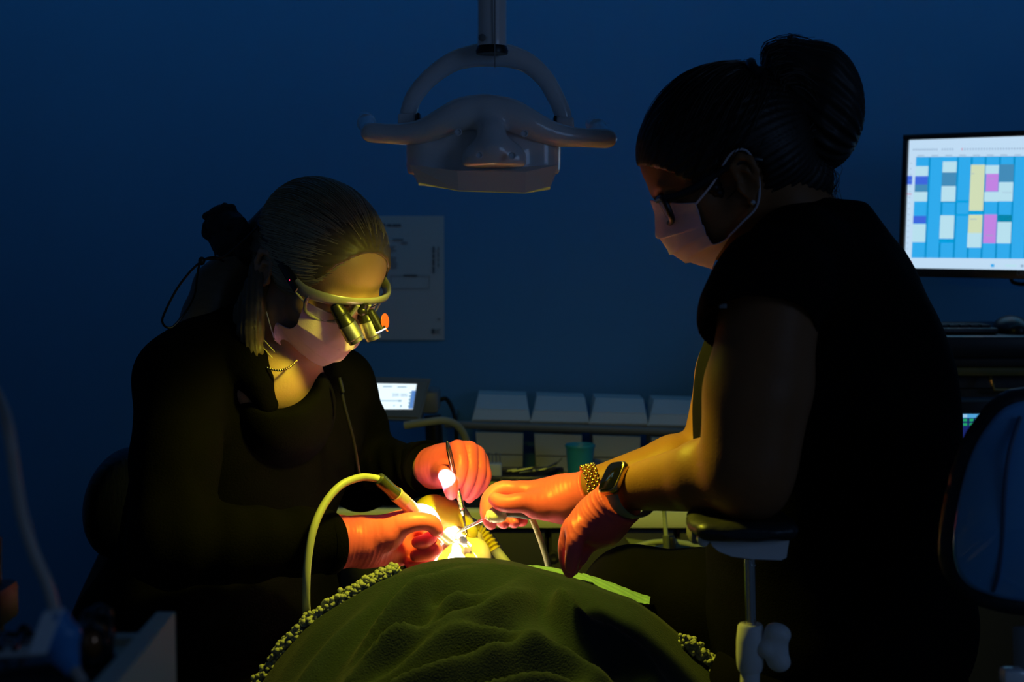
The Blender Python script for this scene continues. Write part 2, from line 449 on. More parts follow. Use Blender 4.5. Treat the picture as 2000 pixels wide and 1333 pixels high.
for y0, y1 in ((482, 490), (492, 503), (505, 511), (514, 522)): wallbar(mb, 855, y0, 857.5, y1, y2, 1)
wallbar(mb, 843, 643, 849, 652, y2); wallbar(mb, 850, 643, 861, 645, y2, 1); wallbar(mb, 850, 647, 858, 649, y2, 1); wallbar(mb, 850, 651, 861, 652, y2, 1)
wallbar(mb, 854, 622, 860, 625, y2, 1)
mb.obj('printing', [M_INK, M_INK2], t, smooth=False, kind='stuff')

# ---- counter and base cabinets
CTZ, CTF = 0.745, 2.70
t = thing('counter_top', 'dark counter top with a pale rounded front edge along the back wall', 'counter', (0.15, 2.95, CTZ - 0.036))
MB().box((-0.08, 2.955, CTZ - 0.018), (1.30, 0.48, 0.036), bevel=0.002).obj('top_slab', M_DARK, t)
M_EDGE = mat('pale_counter_edge', (0.88, 0.92, 0.55), 0.5, noise=0.03)
prof = [(CTF + 0.018, CTZ), (CTF + 0.006, CTZ - 0.001), (CTF + 0.001, CTZ - 0.006), (CTF, CTZ - 0.014), (CTF, CTZ - 0.030), (CTF + 0.003, CTZ - 0.036), (CTF + 0.018, CTZ - 0.037)]
MB().prism([(-0.73, y, z) for y, z in prof], (1.30, 0, 0)).obj('front_edge', M_EDGE, t)
M_CAB = mat('dark_cabinet_front', (0.055, 0.057, 0.055), 0.55, noise=0.06, nscale=10)
for k, (x0, x1) in enumerate(((-0.73, -0.34), (-0.34, 0.07), (0.07, 0.32), (0.32, 0.57))):
    cx, w = (x0 + x1) / 2, x1 - x0
    lab = ['dark base cabinet under the counter behind the blond woman', 'dark base cabinet under the counter with a stack of three drawers',
           'dark base cabinet under the counter with a round lock on its door', 'dark base cabinet under the counter behind the coiled hoses'][k]
    t = thing('base_cabinet', lab, 'cabinet', (cx, 2.96, 0), 'base cabinets under the counter')
    MB().box((cx, 2.97, 0.40), (w - 0.004, 0.44, 0.60), bevel=0.002).box((cx, 3.0, 0.05), (w - 0.02, 0.38, 0.10)).obj('body', M_DARK, t)
    if k == 1:
        for z0, z1 in ((0.55, 0.70), (0.33, 0.54), (0.11, 0.32)):
            d = MB().box((cx, 2.738, (z0 + z1) / 2), (w - 0.012, 0.02, z1 - z0), bevel=0.003).obj('drawer', M_CAB, t)
            MB().tube([(cx - 0.05, 2.728, z1 - 0.03), (cx - 0.05, 2.708, z1 - 0.03), (cx + 0.05, 2.708, z1 - 0.03), (cx + 0.05, 2.728, z1 - 0.03)], 0.004, 8).obj('handle', M_SATIN, d)
    else:
        d = MB().box((cx, 2.738, 0.405), (w - 0.012, 0.02, 0.59), bevel=0.003).obj('door', M_CAB, t)
        p = W(1081, 1088, 2.727) if k == 2 else np.array([x1 - 0.05, 2.727, 0.62])
        MB().lathe([(0.012, 0), (0.012, 0.004), (0.007, 0.005), (0.005, 0.004)], p, frame((0, -1, 0)), 20).obj('lock', M_DARK, d)

# ---- tilt bins on the wall: four upper bins in view, four lower ones, on two rails
M_BIN = mat('bin_plastic', (0.74, 0.74, 0.73), 0.45, noise=0.03)
M_BIN2 = mat('bin_plastic_lower', (0.66, 0.67, 0.65), 0.5, noise=0.03)
t = thing('bin_rail', 'long grey rail under the row of sloped white bins', 'rail', W(1130, 845, 3.0))
yb = 3.0
r0, r1 = W(868, 829, yb - 0.02), W(1560, 852, yb - 0.06)
MB().tube([r0, r1], 0.008, 12, flat=(1, 0.7), ref=(0, 0, 1)).obj('rail_bar', M_GREY, t)
for f in (0.02, 0.35, 0.68, 0.98):
    p = r0 + (r1 - r0) * f; MB().box((p[0], (p[1] + WALL_Y) / 2, p[2]), (0.014, WALL_Y - p[1], 0.012)).obj('bracket', M_GREY, t)
lab_u = ['white sloped-front bin in the upper row, nearest the control unit', 'white sloped-front bin in the upper row, second from the control unit',
         'white sloped-front bin in the upper row, third from the control unit, above the teal cup', 'white sloped-front bin in the upper row, partly behind the standing arm of the dark-haired woman']
lab_l = ['tall white bin of the lower row, right behind the raised glove', 'tall white bin of the lower row, between the raised glove and the teal cup',
         'tall white bin of the lower row, behind the teal cup', 'tall white bin of the lower row, just above the forearm of the dark-haired woman']
for k in range(5):
    x0, x1 = 921 + k * 114.5, 1032 + k * 114.5
    dy = k * 3.3; Y = yb - k * 0.008
    def P(px, py, d): return W(px, py, Y) + np.array([0, d, 0])
    # upper bin: the top panel slopes back, the short face below it is steeper
    if k < 4:
        t = thing('storage_bin', lab_u[k], 'bin', P((x0 + x1) / 2, 822 + dy, 0.08), 'sloped white bins in the upper row')
        T0, T1 = W(x0 + 13, 771 + dy, Y + 0.07), W(x1 - 4, 774 + dy, Y + 0.07)
        A0, A1 = W(x0 + 6, 801 + dy, Y + 0.012), W(x1 + 1, 803 + dy, Y + 0.012)
        B0, B1 = W(x0, 822 + dy, Y), W(x1 + 5, 824 + dy, Y)
        C0, C1 = B0 + np.array([0.003, 0.012, -0.008]), B1 + np.array([-0.003, 0.012, -0.008])
        back0, back1 = T0 + np.array([0, 0.10, -0.001]), T1 + np.array([0, 0.10, -0.001])
        lo0, lo1 = C0 + np.array([0.004, 0.13, 0]), C1 + np.array([-0.004, 0.13, 0])
        side0 = [T0, A0, B0, C0, lo0, back0]; side1 = [T1, A1, B1, C1, lo1, back1]
        V = side0 + side1; n = 6
        mb = MB().add(V, [tuple(range(5, -1, -1)), tuple(range(6, 12))] + [(i, (i + 1) % n, n + (i + 1) % n, n + i) for i in range(n)])
        mb.obj('shell', M_BIN, t, smooth=False)
        nrm = np.cross(A1 - A0, T0 - A0); nrm /= np.linalg.norm(nrm)
        if nrm[1] > 0: nrm = -nrm
        m2 = lambda f, g_: (A0 * (1 - f) + A1 * f) * (1 - g_) + (T0 * (1 - f) + T1 * f) * g_
        MB().hexa([m2(.03, .02), m2(.97, .02), m2(.97, .97), m2(.03, .97), m2(.03, .02) + nrm * .002, m2(.97, .02) + nrm * .002, m2(.97, .97) + nrm * .002, m2(.03, .97) + nrm * .002]).obj('sloped_lid', M_BIN, t, smooth=False)
        n2 = np.cross(B1 - B0, A0 - B0); n2 /= np.linalg.norm(n2)
        if n2[1] > 0: n2 = -n2
        m3 = lambda f, g_: (B0 * (1 - f) + B1 * f) * (1 - g_) + (A0 * (1 - f) + A1 * f) * g_
        MB().hexa([m3(.02, .05), m3(.98, .05), m3(.98, .97), m3(.02, .97), m3(.02, .05) + n2 * .003, m3(.98, .05) + n2 * .003, m3(.98, .97) + n2 * .003, m3(.02, .97) + n2 * .003]).obj('front_lip', M_BIN, t, smooth=False)
    # lower bin
    if k < 4:
        t = thing('storage_bin', lab_l[k], 'bin', W((x0 + x1) / 2, 944 + dy, Y + 0.06), 'tall white bins in the lower row')
        a0, a1 = W(x0 + 8, 845 + dy, Y), W(x0 + 101, 847 + dy, Y)
        b0, b1 = W(x0 + 11, 886 + dy, Y + .004), W(x0 + 100, 888 + dy, Y + .004)
        c0, c1 = W(x0 + 13, 943, Y + .008), W(x0 + 98, 943, Y + .008)
        d = np.array([0, 0.13, 0])
        MB().hexa([c0 + d * .1, c1 + d * .1, c1 + d, c0 + d, a0 + d * .1, a1 + d * .1, a1 + d, a0 + d]).obj('shell', M_BIN2, t, smooth=False)
        MB().hexa([b0, b1, b1 + d * .2, b0 + d * .2, a0, a1, a1 + d * .2, a0 + d * .2]).obj('upper_front', M_BIN2, t, smooth=False)
        b0, b1 = b0 - np.array([0, 0, 0.003]), b1 - np.array([0, 0, 0.003])
        MB().hexa([c0, c1, c1 + d * .2, c0 + d * .2, b0, b1, b1 + d * .2, b0 + d * .2]).obj('lower_front', M_BIN2, t, smooth=False)

# ---- teal cup
M_TEAL = mat('teal_plastic', (0.03, 0.34, 0.55), 0.45, noise=0.05)
Yc = 2.84; c = W(1133, 900, Yc); top = W(1133, 868, Yc)[2]; r = pm(29, Yc)
prof = [(r * .68, 0), (r * .70, 0.002)] + [(r * (.70 + .28 * f), 0.002 + (top - CTZ - 0.004) * f) for f in (0.2, 0.4, 0.6, 0.8, 0.97)]
prof += [(r * 1.02, top - CTZ - 0.006), (r * 1.04, top - CTZ - 0.003), (r * 1.0, top - CTZ), (r * .95, top - CTZ - 0.003), (r * .64, 0.006), (0.0001, 0.005)]
tag(MB().lathe(prof, (c[0], Yc, CTZ), None, 40).obj('cup', M_TEAL, None), 'teal plastic cup standing on the counter before the white bins', 'cup')

# ---- things on the counter between the gloves
M_DULL = mat('dull_steel', (0.16, 0.17, 0.20), 0.35, 1.0, noise=.1)
M_NAVY = mat('navy_plastic', (0.022, 0.024, 0.075), 0.35, noise=0.1)
M_NAVY2 = mat('dark_navy_plastic', (0.012, 0.013, 0.040), 0.3, noise=0.1)
Yt = 2.79
p0, p1 = W(948, 935, Yt), W(1105, 950, Yt)
t = thing('instrument_cassette', 'navy blue instrument tray with loose steel tools on the counter', 'tray', ((p0[0] + p1[0]) / 2, Yt + 0.05, CTZ))
zc = (p0[2] + CTZ) / 2 + 0.004
MB().box(((p0[0] + p1[0]) / 2, Yt + 0.05, CTZ + 0.012), (p1[0] - p0[0], 0.13, 0.012), bevel=0.003).obj('base', M_NAVY2, t)
for i in range(6):
    f = i / 5.0; x = p0[0] + (p1[0] - p0[0]) * f
    MB().box((x, Yt - 0.012, CTZ + 0.024), (0.010, 0.012, 0.046), bevel=0.003).obj('post', M_NAVY2, t)
MB().box(((p0[0] + p1[0]) / 2, Yt - 0.01, CTZ + 0.044), (p1[0] - p0[0], 0.010, 0.016), bevel=0.004).obj('front_rail', M_NAVY, t)
MB().box(((p0[0] + p1[0]) / 2, Yt + 0.11, CTZ + 0.042), (p1[0] - p0[0], 0.010, 0.018), bevel=0.004).obj('back_rail', M_NAVY, t)
MB().box((p1[0] - 0.02, Yt - 0.018, CTZ + 0.036), (0.05, 0.006, 0.02), bevel=0.003).obj('end_plate', M_NAVY, t)
for i, (xa, ya, xb, yb_, dy) in enumerate(((1000, 922, 1040, 914, .02), (1015, 925, 1068, 916, .05), (1060, 920, 1088, 905, .06), (990, 921, 1010, 917, .03))):
    a, b = W(xa, ya, Yt + dy), W(xb, yb_, Yt + dy)
    o = MB().rod(a, b, 0.0028, 10, round_=0.0008).rod(b, b + (b - a) * 0.35 + np.array([0, 0, .004]), 0.0011, 8).obj('steel_instrument', M_DULL, None)
    tag(o, ['short steel hand instrument lying across the navy tray, glinting at its end', 'long steel hand instrument resting on the navy tray rail', 'steel instrument tilted up at the teal cup end of the navy tray', 'stubby steel instrument lying nearest the raised glove on the navy tray'][i], 'instrument', 'steel tools on the navy tray')
# bur block with standing burs
Yb = 2.90; a, b = W(944, 919, Yb), W(980, 905, Yb)
t = thing('bur_block', 'pale bur block with thin steel burs standing in it behind the navy tray', 'bur block', ((a[0] + b[0]) / 2, Yb, CTZ))
MB().box(((a[0] + b[0]) / 2, Yb, (CTZ + b[2]) / 2), (b[0] - a[0], 0.03, b[2] - CTZ), bevel=0.004).obj('block', M_WHITE_MATT, t)
for i in range(5):
    x = a[0] + (b[0] - a[0]) * (0.1 + 0.2 * i)
    MB().rod((x, Yb, b[2] - 0.004), (x, Yb, b[2] + 0.016 + 0.003 * (i % 2)), 0.0013, 8).ball((x, Yb, b[2] + 0.017 + 0.003 * (i % 2)), 0.0022, n=8, m=6).obj('bur', M_SATIN, t)
# yellow folded card and clip pieces by the tray
M_YEL = mat('lime_card', (0.52, 0.60, 0.10), 0.7, noise=0.05)
Yl = 2.735
q = [W(953, 973, Yl), W(1012, 980, Yl), W(1004, 944, Yl + .02), W(953, 941, Yl + .02)]
q[0][2] = max(q[0][2], CTZ + 0.001); q[1][2] = max(q[1][2], CTZ + 0.001)
tag(MB().prism(q, (0, 0.003, 0.0)).obj('folded_card', M_YEL, None, smooth=False), 'lime green card standing against the navy tray behind the gloved hand', 'card')
pts = spline([W(948, 960, Yl - .01), W(950, 974, Yl - .012), W(958, 980, Yl - .01), W(965, 975, Yl - .01), W(970, 966, Yl - .01)], 6)
pts[:, 2] = np.maximum(pts[:, 2], CTZ + .004)
tag(MB().tube(pts, 0.004, 10).obj('plastic_clip', M_YEL, None), 'small bright lime plastic clip bent in a hook by the card', 'clip')
o = MB().box(W(1098, 917, 2.90) * [1, 1, 0] + [0, 0, CTZ + .02], (pm(24, 2.9), .03, .04), bevel=.005).obj('yellow_box', mat('mustard_plastic', (.40, .36, .03), .5), None)
tag(o, 'small mustard yellow box on the counter beside the teal cup', 'box')

# ---- control unit with lit screen
M_SHELL = mat('control_unit_shell', (0.24, 0.25, 0.26), 0.4, noise=0.03)
M_LCD = mat('lit_screen_white', (0.02, 0.02, 0.02), 0.4, emit=(0.78, 0.92, 1.0), estr=1.15)
M_LCDB = mat('lit_screen_blue', (0.02, 0.02, 0.02), 0.4, emit=(0.12, 0.30, 0.75), estr=0.8)
M_LCDG = mat('lit_screen_grey', (0.02, 0.02, 0.02), 0.4, emit=(0.22, 0.42, 0.55), estr=0.9)
Yu = 2.80
t = thing('control_unit', 'grey electric motor control unit with a bright white screen behind the blond woman', 'control unit', W(770, 820, Yu + 0.05))
f0 = [W(686, 818, Yu), W(820, 822, Yu), W(842, 740, Yu + .045), W(686, 735, Yu + .045)]
back = np.array([0, 0.075, -0.012])
MB().hexa([f0[0], f0[1], f0[1] + back * [1, 1, 1], f0[0] + back, f0[3], f0[2], f0[2] + np.array([-.004, .045, -.006]), f0[3] + np.array([0, .045, -.006])]).obj('housing', M_SHELL, t, smooth=False)
n = np.cross(f0[1] - f0[0], f0[3] - f0[0]); n /= np.linalg.norm(n)
def U(px, py, o=0.0): return onplane(px, py, f0[0], n) + n * o
MB().hexa([U(690, 815, .0005), U(817, 818, .0005), U(838, 745, .0005), U(690, 739, .0005)] + [U(691, 813, .003), U(815, 816, .003), U(836, 747, .003), U(691, 741, .003)]).obj('bezel', M_GREY, t, smooth=False)
mb = MB()
def flat(px0, py0, px1, py1, o, mi, sl=0.0):
    mb.add([U(px0 - sl * (py1 - 760), py1, o), U(px1 - sl * (py1 - 760), py1, o), U(px1 - sl * (py0 - 760), py0, o), U(px0 - sl * (py0 - 760), py0, o)], [(0, 1, 2, 3)], mi)
mb.add([U(692, 801, .0034), U(806, 801, .0034), U(814, 752, .0034), U(692, 750, .0034)], [(0, 1, 2, 3)], 0)
mb.add([U(798, 800, .0038), U(806, 800, .0038), U(812, 765, .0038), U(804, 765, .0038)], [(0, 1, 2, 3)], 1)
for x0, x1, y0, y1 in ((748, 766, 756, 758), (776, 794, 757, 759), (742, 788, 784, 785.5), (781, 787, 783.5, 786.5), (773, 775, 793, 796), (786, 789, 793, 797)): flat(x0, y0, x1, y1, .0038, 2, .12)
for k in range(5): flat(801, 768 + k * 6.5, 806, 771 + k * 6.5, .0042, 2, .12)
mb.obj('screen', [M_LCD, M_LCDB, M_LCDG], t, smooth=False)
def text(body, name, material, parent, p, R, size, align='CENTER', ext=0.0001):
    cu = bpy.data.curves.new(name, 'FONT'); cu.body = body; cu.size = size; cu.align_x = align; cu.align_y = 'CENTER'; cu.extrude = ext
    o = bpy.data.objects.new(name, cu); COL.objects.link(o); cu.materials.append(material)
    M4 = Matrix([[*R[0], p[0]], [*R[1], p[1]], [*R[2], p[2]], [0, 0, 0, 1]])
    if parent is not None:
        o.parent = parent; M4 = Matrix.Translation(-Vector(origin(parent))) @ M4
    o.matrix_local = M4
    me = bpy.data.meshes.new_from_object(o.evaluated_get(bpy.context.evaluated_depsgraph_get())); me.materials.clear(); me.materials.append(material)
    r = bpy.data.objects.new(name, me); COL.objects.link(r); r.parent = parent; r.matrix_local = M4
    bpy.data.objects.remove(o); r.name = name; return r
xr = f0[1] - f0[0]; Rt = frame(n, xr)
text('200 000', 'screen_reading', M_LCDG, t, U(781, 774, .0042), Rt, 0.0095)
MB().box(W(836, 782, Yu + .10), (pm(46, 2.9), 0.10, pm(44, 2.9)), bevel=.008).obj('rear_box', M_SHELL, t)
MB().tube(spline([W(845, 812, Yu + .13), W(848, 850, Yu + .13), W(850, 900, Yu + .13)], 5), 0.018, 12).obj('stand_post', M_BLKPL, t)
MB().box(W(850, 900, Yu + .13) * [1, 1, 0] + [0, 0, CTZ + .008], (.12, .12, .016), bevel=.005).obj('stand_foot', M_BLKPL, t)
pts = spline([W(858, 782, Yu + .12), W(872, 780, Yu + .12), W(884, 800, Yu + .11), W(890, 825, Yu + .10), W(892, 870, Yu + .12), W(890, 925, Yu + .12)], 8)
tag(MB().tube(pts, 0.0045, 10).obj('black_cable', M_BLKPL, None), 'thin black cable looping down behind the control unit', 'cable')
M_HOSE = mat('grey_hose', (0.33, 0.34, 0.30), 0.5, noise=0.04, bump=0.1, bscale=300)
pts = spline([W(790, 832, 2.70), W(835, 825, 2.70), W(868, 822, 2.71), W(893, 832, 2.73), W(908, 855, 2.75), W(913, 890, 2.77), W(915, 925, 2.79)], 8)
tag(MB().tube(pts, 0.0075, 12).obj('grey_hose', M_HOSE, None), 'thick grey hose arching over the counter between control unit and bins', 'hose')

# ---- monitor
Ym = 2.95
TL, BL, BR, TR = W(1776, 274, Ym), W(1766.5, 523.5, Ym), W(2240, 532, 2.68), W(2240, 257, 2.68)
TR = TL + (BR - BL) * 1.0
sn = np.cross(BR - BL, TL - BL); sn /= np.linalg.norm(sn)
t = thing('monitor', 'wall-mounted black monitor showing a coloured appointment calendar', 'monitor', (BL + BR) / 2 - np.array([0, 0, .02]))
ex = (BR - BL) / np.linalg.norm(BR - BL); ey = (TL - BL) / np.linalg.norm(TL - BL)
ctr = (TL + BR) / 2; Rm = np.stack([ex, ey, np.cross(ex, ey)], 1)
sw, sh = np.linalg.norm(BR - BL), np.linalg.norm(TL - BL)
mb = MB()
for c_, s_ in (((0, sh / 2 + .0055, 0), (sw + .022, .011, .018)), ((0, -sh / 2 - .009, 0), (sw + .022, .018, .018)), ((-sw / 2 - .0055, 0, 0), (.011, sh, .018)), ((sw / 2 + .0055, 0, 0), (.011, sh, .018))):
    mb.box(ctr + Rm @ np.array(c_), s_, Rm, bevel=.0015)
mb.obj('bezel', M_BLKPL, t)
MB().box(ctr - Rm[:, 2] * .018, (sw + .01, sh + .012, .026), Rm, bevel=.008).obj('back_shell', M_BLKPL, t)
def S(px, py, o=0.0): return onplane(px, py, BL, sn) + sn * o
scr = {'pale': (0.55, 0.75, 0.95), 'cyan': (0.03, 0.42, 0.88), 'cyan2': (0.0, 0.36, 0.78), 'line': (0.0, 0.28, 0.62), 'white': (0.50, 0.78, 0.90), 'slate': (0.06, 0.27, 0.50),
       'blue': (0.05, 0.14, 0.75), 'yellow': (0.66, 0.76, 0.50), 'magenta': (0.56, 0.24, 0.80), 'teal': (0.0, 0.24, 0.42), 'grey': (0.28, 0.42, 0.60), 'red': (0.6, 0.15, 0.3)}
keys = list(scr); sm = [mat('screen_' + k, (0.01, 0.01, 0.012), 0.3, emit=scr[k], estr=0.95) for k in keys]
mb = MB(); K = 1 / 4.443
def blk(x0, y0, x1, y1, col, o=0.0006, sl=-0.045):
    """block given in the enlarged view of the screen, leaning like its left edge"""
    q = []
    for x, y in ((x0, y1), (x1, y1), (x1, y0), (x0, y0)):
        q.append(S(1770 + (x + sl * (y - 650)) * K, 250 + (y - 0.012 * (x - 500) * (1 if y > 650 else 1) * (650 - y) / 650) * K, o))
    mb.add(q, [(0, 1, 2, 3)], keys.index(col))
mb.add([BL, BR, TR, TL], [(0, 1, 2, 3)], keys.index('pale'))
blk(68, 252, 2200, 1132, 'cyan', .0003)
for x in (180, 300, 425, 545, 665, 790, 915, 1040, 1165): blk(x, 252, x + 16, 1132, 'line', .0005)
for y0, x0, x1 in ((250, 68, 2200),): blk(x0, y0, x1, y0 + 5, 'line', .0005)
cells = [(68, 330, 180, 420, 'white'), (68, 415, 180, 490, 'blue'), (68, 490, 180, 555, 'slate'), (62, 555, 180, 640, 'white'), (68, 765, 180, 830, 'blue'), (68, 835, 180, 995, 'white'),
         (-2, 415, 44, 490, 'blue'), (302, 290, 425, 385, 'white'), (302, 385, 425, 505, 'slate'), (302, 505, 425, 640, 'white'), (302, 760, 425, 962, 'white'), (428, 630, 545, 648, 'cyan2'), (428, 748, 545, 764, 'cyan2'),
         (548, 320, 670, 720, 'yellow'), (548, 755, 668, 912, 'yellow'), (545, 912, 668, 1038, 'white'), (676, 325, 792, 400, 'white'), (684, 400, 792, 552, 'magenta'), (676, 555, 800, 640, 'white'), (682, 752, 792, 1000, 'magenta'),
         (797, 318, 922, 470, 'slate'), (797, 472, 922, 638, 'white'), (803, 755, 922, 815, 'teal'), (800, 815, 922, 1000, 'white'), (548, 722, 670, 750, 'cyan2'), (300, 640, 425, 650, 'line'), (300, 962, 425, 1000, 'cyan2'),
         (300, 252, 425, 290, 'cyan'), (-8, 570, 44, 578, 'red'), (1100, 330, 1200, 520, 'white'), (1100, 560, 1200, 900, 'slate'), (1300, 330, 1420, 700, 'yellow'), (1500, 400, 1620, 760, 'magenta'), (1700, 330, 1800, 900, 'white')]
for c_ in cells: blk(*c_, o=.0008)
for x in list(range(60, 262, 20)) + list(range(310, 420, 22)) + list(range(480, 1900, 24)):
    blk(x, 178, x + 12, 192, 'red' if x in (480,) else 'grey', .0008, 0)
for x in range(100, 2000, 120): blk(x, 235, x + 60, 242, 'grey', .0008, 0)
for y in range(300, 1100, 50): blk(20, y, 34, y + 6, 'grey', .0008)
blk(735, 1180, 765, 1205, 'cyan', .0008, 0); blk(860, 1182, 960, 1202, 'white', .0008, 0); blk(995, 1182, 1020, 1204, 'grey', .0008, 0)
blk(20, 1165, 50, 1180, 'red', .0008, 0)
for x0, y0, x1, y1 in ((555, 395, 580, 400), (700, 440, 760, 445), (560, 790, 620, 795), (830, 560, 915, 563), (700, 930, 770, 936)): blk(x0, y0, x1, y1, 'grey', .001)
mb.obj('screen', sm, t, smooth=False)
text('DELL', 'badge', mat('badge_grey', (.25, .25, .27), .4), t, S(2003, 534.5, .011), Rm, 0.013)
MB().tube([ctr - Rm[:, 2] * .03, ctr + np.array([0.0, .10, 0])], 0.022, 14).box(ctr + np.array([0, .12, 0]), (.12, .03, .12), bevel=.004).obj('mount', M_BLKPL, t)
pts = spline([S(1985, 545) + [0, .03, 0], S(1990, 553) + [0, .03, 0], S(2010, 556) + [0, .03, 0], S(2030, 548) + [0, .04, 0]], 6)
tag(MB().tube(pts, .004, 8).obj('monitor_cable', M_BLKPL, None), 'black cable drooping under the monitor', 'cable')

# ---- tall dark cart below the monitor
Yk = 2.62
t = thing('dark_cabinet', 'black cabinet with shelf top under the monitor, behind the dark-haired woman', 'cabinet', (W(2010, 800, Yk + .2)[0], Yk + .25, 0))
zt = W(1900, 657, Yk)[2]; xl, xr_ = W(1640, 700, Yk)[0], 1.62
MB().box(((xl + xr_) / 2, Yk + .25, zt - .02), (xr_ - xl, .52, .04), bevel=.004).obj('top', M_BLKPL, t)
zs = W(1900, 722, Yk)[2]
MB().box(((xl + xr_) / 2, Yk + .22, (zt - .04 + zs) / 2 + .004), (xr_ - xl - .02, .42, zt - .04 - zs), bevel=.002).obj('shelf_box', M_DARK, t)
MB().box(((xl + xr_) / 2, Yk + .012, zs - .004), (xr_ - xl, .03, .016), bevel=.003).obj('shelf_edge', mat('glint_edge', (.10, .10, .03), .5), t)  # black edge; the yellow glint along it is put into its colour
MB().box(((xl + xr_) / 2, Yk + .27, zs / 2 - .006), (xr_ - xl - .02, .46, zs - .012), bevel=.002).obj('body', M_DARK, t)
for x0, x1 in ((xl + .015, .80), (.805, 1.21), (1.215, xr_ - .015)):
    z1 = W(1900, 738, Yk + .03)[2]
    MB().box(((x0 + x1) / 2, Yk + .03, z1 - .13), (x1 - x0, .02, .22), bevel=.002).obj('drawer', M_DARK, t)
hp = [W(1931, 727, Yk + .02), W(1936, 745, Yk - .012), W(1942, 762, Yk - .015), W(2060, 763, Yk - .015), W(2066, 745, Yk - .012), W(2070, 727, Yk + .02)]
MB().tube(hp, .004, 10).obj('handle', M_GOLD, t)
mp = W(1975, 642, Yk + .1)
o = MB().ball((mp[0], mp[1], zt + .006), (.033, .055, .028), n=18, m=10).obj('computer_mouse', M_BLKPL, None); tag(o, 'black computer mouse on the black cabinet top under the monitor', 'mouse')
kb = W(1880, 655, Yk + .06)
t2 = thing('keyboard', 'black keyboard lying on the cabinet top beside the mouse', 'keyboard', (kb[0] - .08, Yk + .10, zt))
MB().box((kb[0] - .08, Yk + .10, zt + .007), (.28, .13, .012), bevel=.004).obj('base', M_BLKPL, t2)
mb = MB()
for r_ in range(5):
    for c_ in range(13): mb.box((kb[0] - .08 - .12 + c_ * .02, Yk + .055 + r_ * .022, zt + .0155), (.016, .017, .006))
mb.obj('keys', M_DARK, t2, smooth=False, kind='stuff')
# wall device with a small lit screen
Yd = 2.55
t = thing('sensor_display', 'small dark display unit with green and blue readings beside the white chair back', 'display', W(1960, 850, Yd + .01))
c0, c1 = W(1864, 868, Yd), W(2070, 780, Yd); cc = (c0 + c1) / 2
MB().box((cc[0], Yd + .02, cc[2]), (c1[0] - c0[0], .05, c1[2] - c0[2]), bevel=.006).obj('case', mat('slate_case', (.035, .06, .09), .5), t)
a, b = W(1869, 864, Yd - .007), W(2065, 786, Yd - .007)
MB().box(((a[0] + b[0]) / 2, Yd - .006, (a[2] + b[2]) / 2), (b[0] - a[0], .004, b[2] - a[2]), bevel=.001).obj('bezel', M_BLKPL, t)
mb = MB(); sm2 = [mat('display_navy', (.01, .01, .02), .3, emit=(.01, .02, .16), estr=.8), mat('display_sky', (.01, .01, .02), .3, emit=(.10, .45, .85), estr=.8), mat('display_green', (.01, .02, .01), .3, emit=(.02, .45, .16), estr=.8), mat('display_pale', (.01, .02, .01), .3, emit=(.4, .7, .95), estr=.8)]
def dq(x0, y0, x1, y1, mi, o):
    mb.add([W(x0, y1, Yd - o), W(x1, y1, Yd - o), W(x1, y0, Yd - o), W(x0, y0, Yd - o)], [(0, 1, 2, 3)], mi)
dq(1880, 809, 2050, 856, 0, .0085); dq(1880, 809, 2050, 817, 1, .009); dq(1881, 810, 1889, 816, 3, .0094)
for i in range(9):
    for y in (818.5, 827): dq(1881 + i * 12.5, y, 1889 + i * 12.5, y + 5, 2, .009)
mb.obj('screen', sm2, t, smooth=False)
MB().box((cc[0], Yd + .05, cc[2] - .02), (.03, .05, .03)).obj('bracket', M_BLKPL, t)
# ------------------------------------------------------------------ operatory lamp
YL = 1.74
t = thing('operatory_lamp', 'grey dental lamp head with two side handles hanging from the ceiling', 'lamp', W(945, 100, YL))
LAMP_T = t
p = W(964, 99, YL); x_, z_ = p[0], p[2]
r = pm(28, YL)
a = W(961, 96, YL); top = np.array([a[0] + .004, a[1] + .02, 2.60]); dirp = top - a
MB().lathe([(r - .002, 0), (r, .002), (r, .012), (r * .99, .014), (r * .99, .2), (r * 1.0, .21), (r * 1.03, np.linalg.norm(dirp))], a, frame(dirp), 32, scale=(1, .9)).obj('ceiling_post', M_WHITE, t)
MB().box(W(966.5, 50, YL - .0185), (.0012, .002, .10)).obj('seam', M_GREY, t)
MB().lathe([(.0022, 0), (.0045, .001), (.0045, .003), (.003, .004)], W(943, 74, YL - .0175), frame((-.4, -1, 0)), 14).obj('post_button', M_GREY, t)
MB().lathe([(r * 1.08, 0), (r * 1.12, .004), (r * .95, .012)], a - np.array([0, 0, .006]), None, 32, scale=(1, .9)).obj('post_collar', M_BLKPL, t)
MB().lathe([(.09, 0), (.09, .008), (.04, .02)], (top[0], top[1], 2.58), None, 32).obj('ceiling_plate', M_WHITE, t)
arch = [(795, 234), (800, 205), (812, 177), (842, 143), (884, 114), (925, 102), (964, 99), (1000, 104), (1035, 119), (1066, 149), (1088, 188), (1099, 215), (1102, 240)]
pts = spline([W(x, y + 7, YL + .03) for x, y in arch], 6)
MB().tube(pts, [.0085, .0085, .009, .0105, .0125, .0105, .009, .0085, .0085], 16, flat=(1.0, 1.25), ref=(0, 1, 0)).obj('yoke_arch', M_WHITE, t)
for (x, y) in ((796, 236), (1103, 243)):
    MB().box(W(x, y, YL + .03), (.022, .03, .016), bevel=.003).obj('yoke_clip', M_WHITE, t)
for (x, y) in ((818, 232), (1084, 238)):
    MB().box(W(x, y, YL + .025), (.004, .03, .012), bevel=.001).obj('hinge_gap', M_BLKPL, t)
L = lambda x, y, d=0.0: W(x, y, YL + d)
k_ = pm(1, YL)
def wing(P_, r_):
    q = spline(P_, 5); S_.chain(q, list(np.interp(np.linspace(0, 1, len(q)), np.linspace(0, 1, len(r_)), r_)), .008)
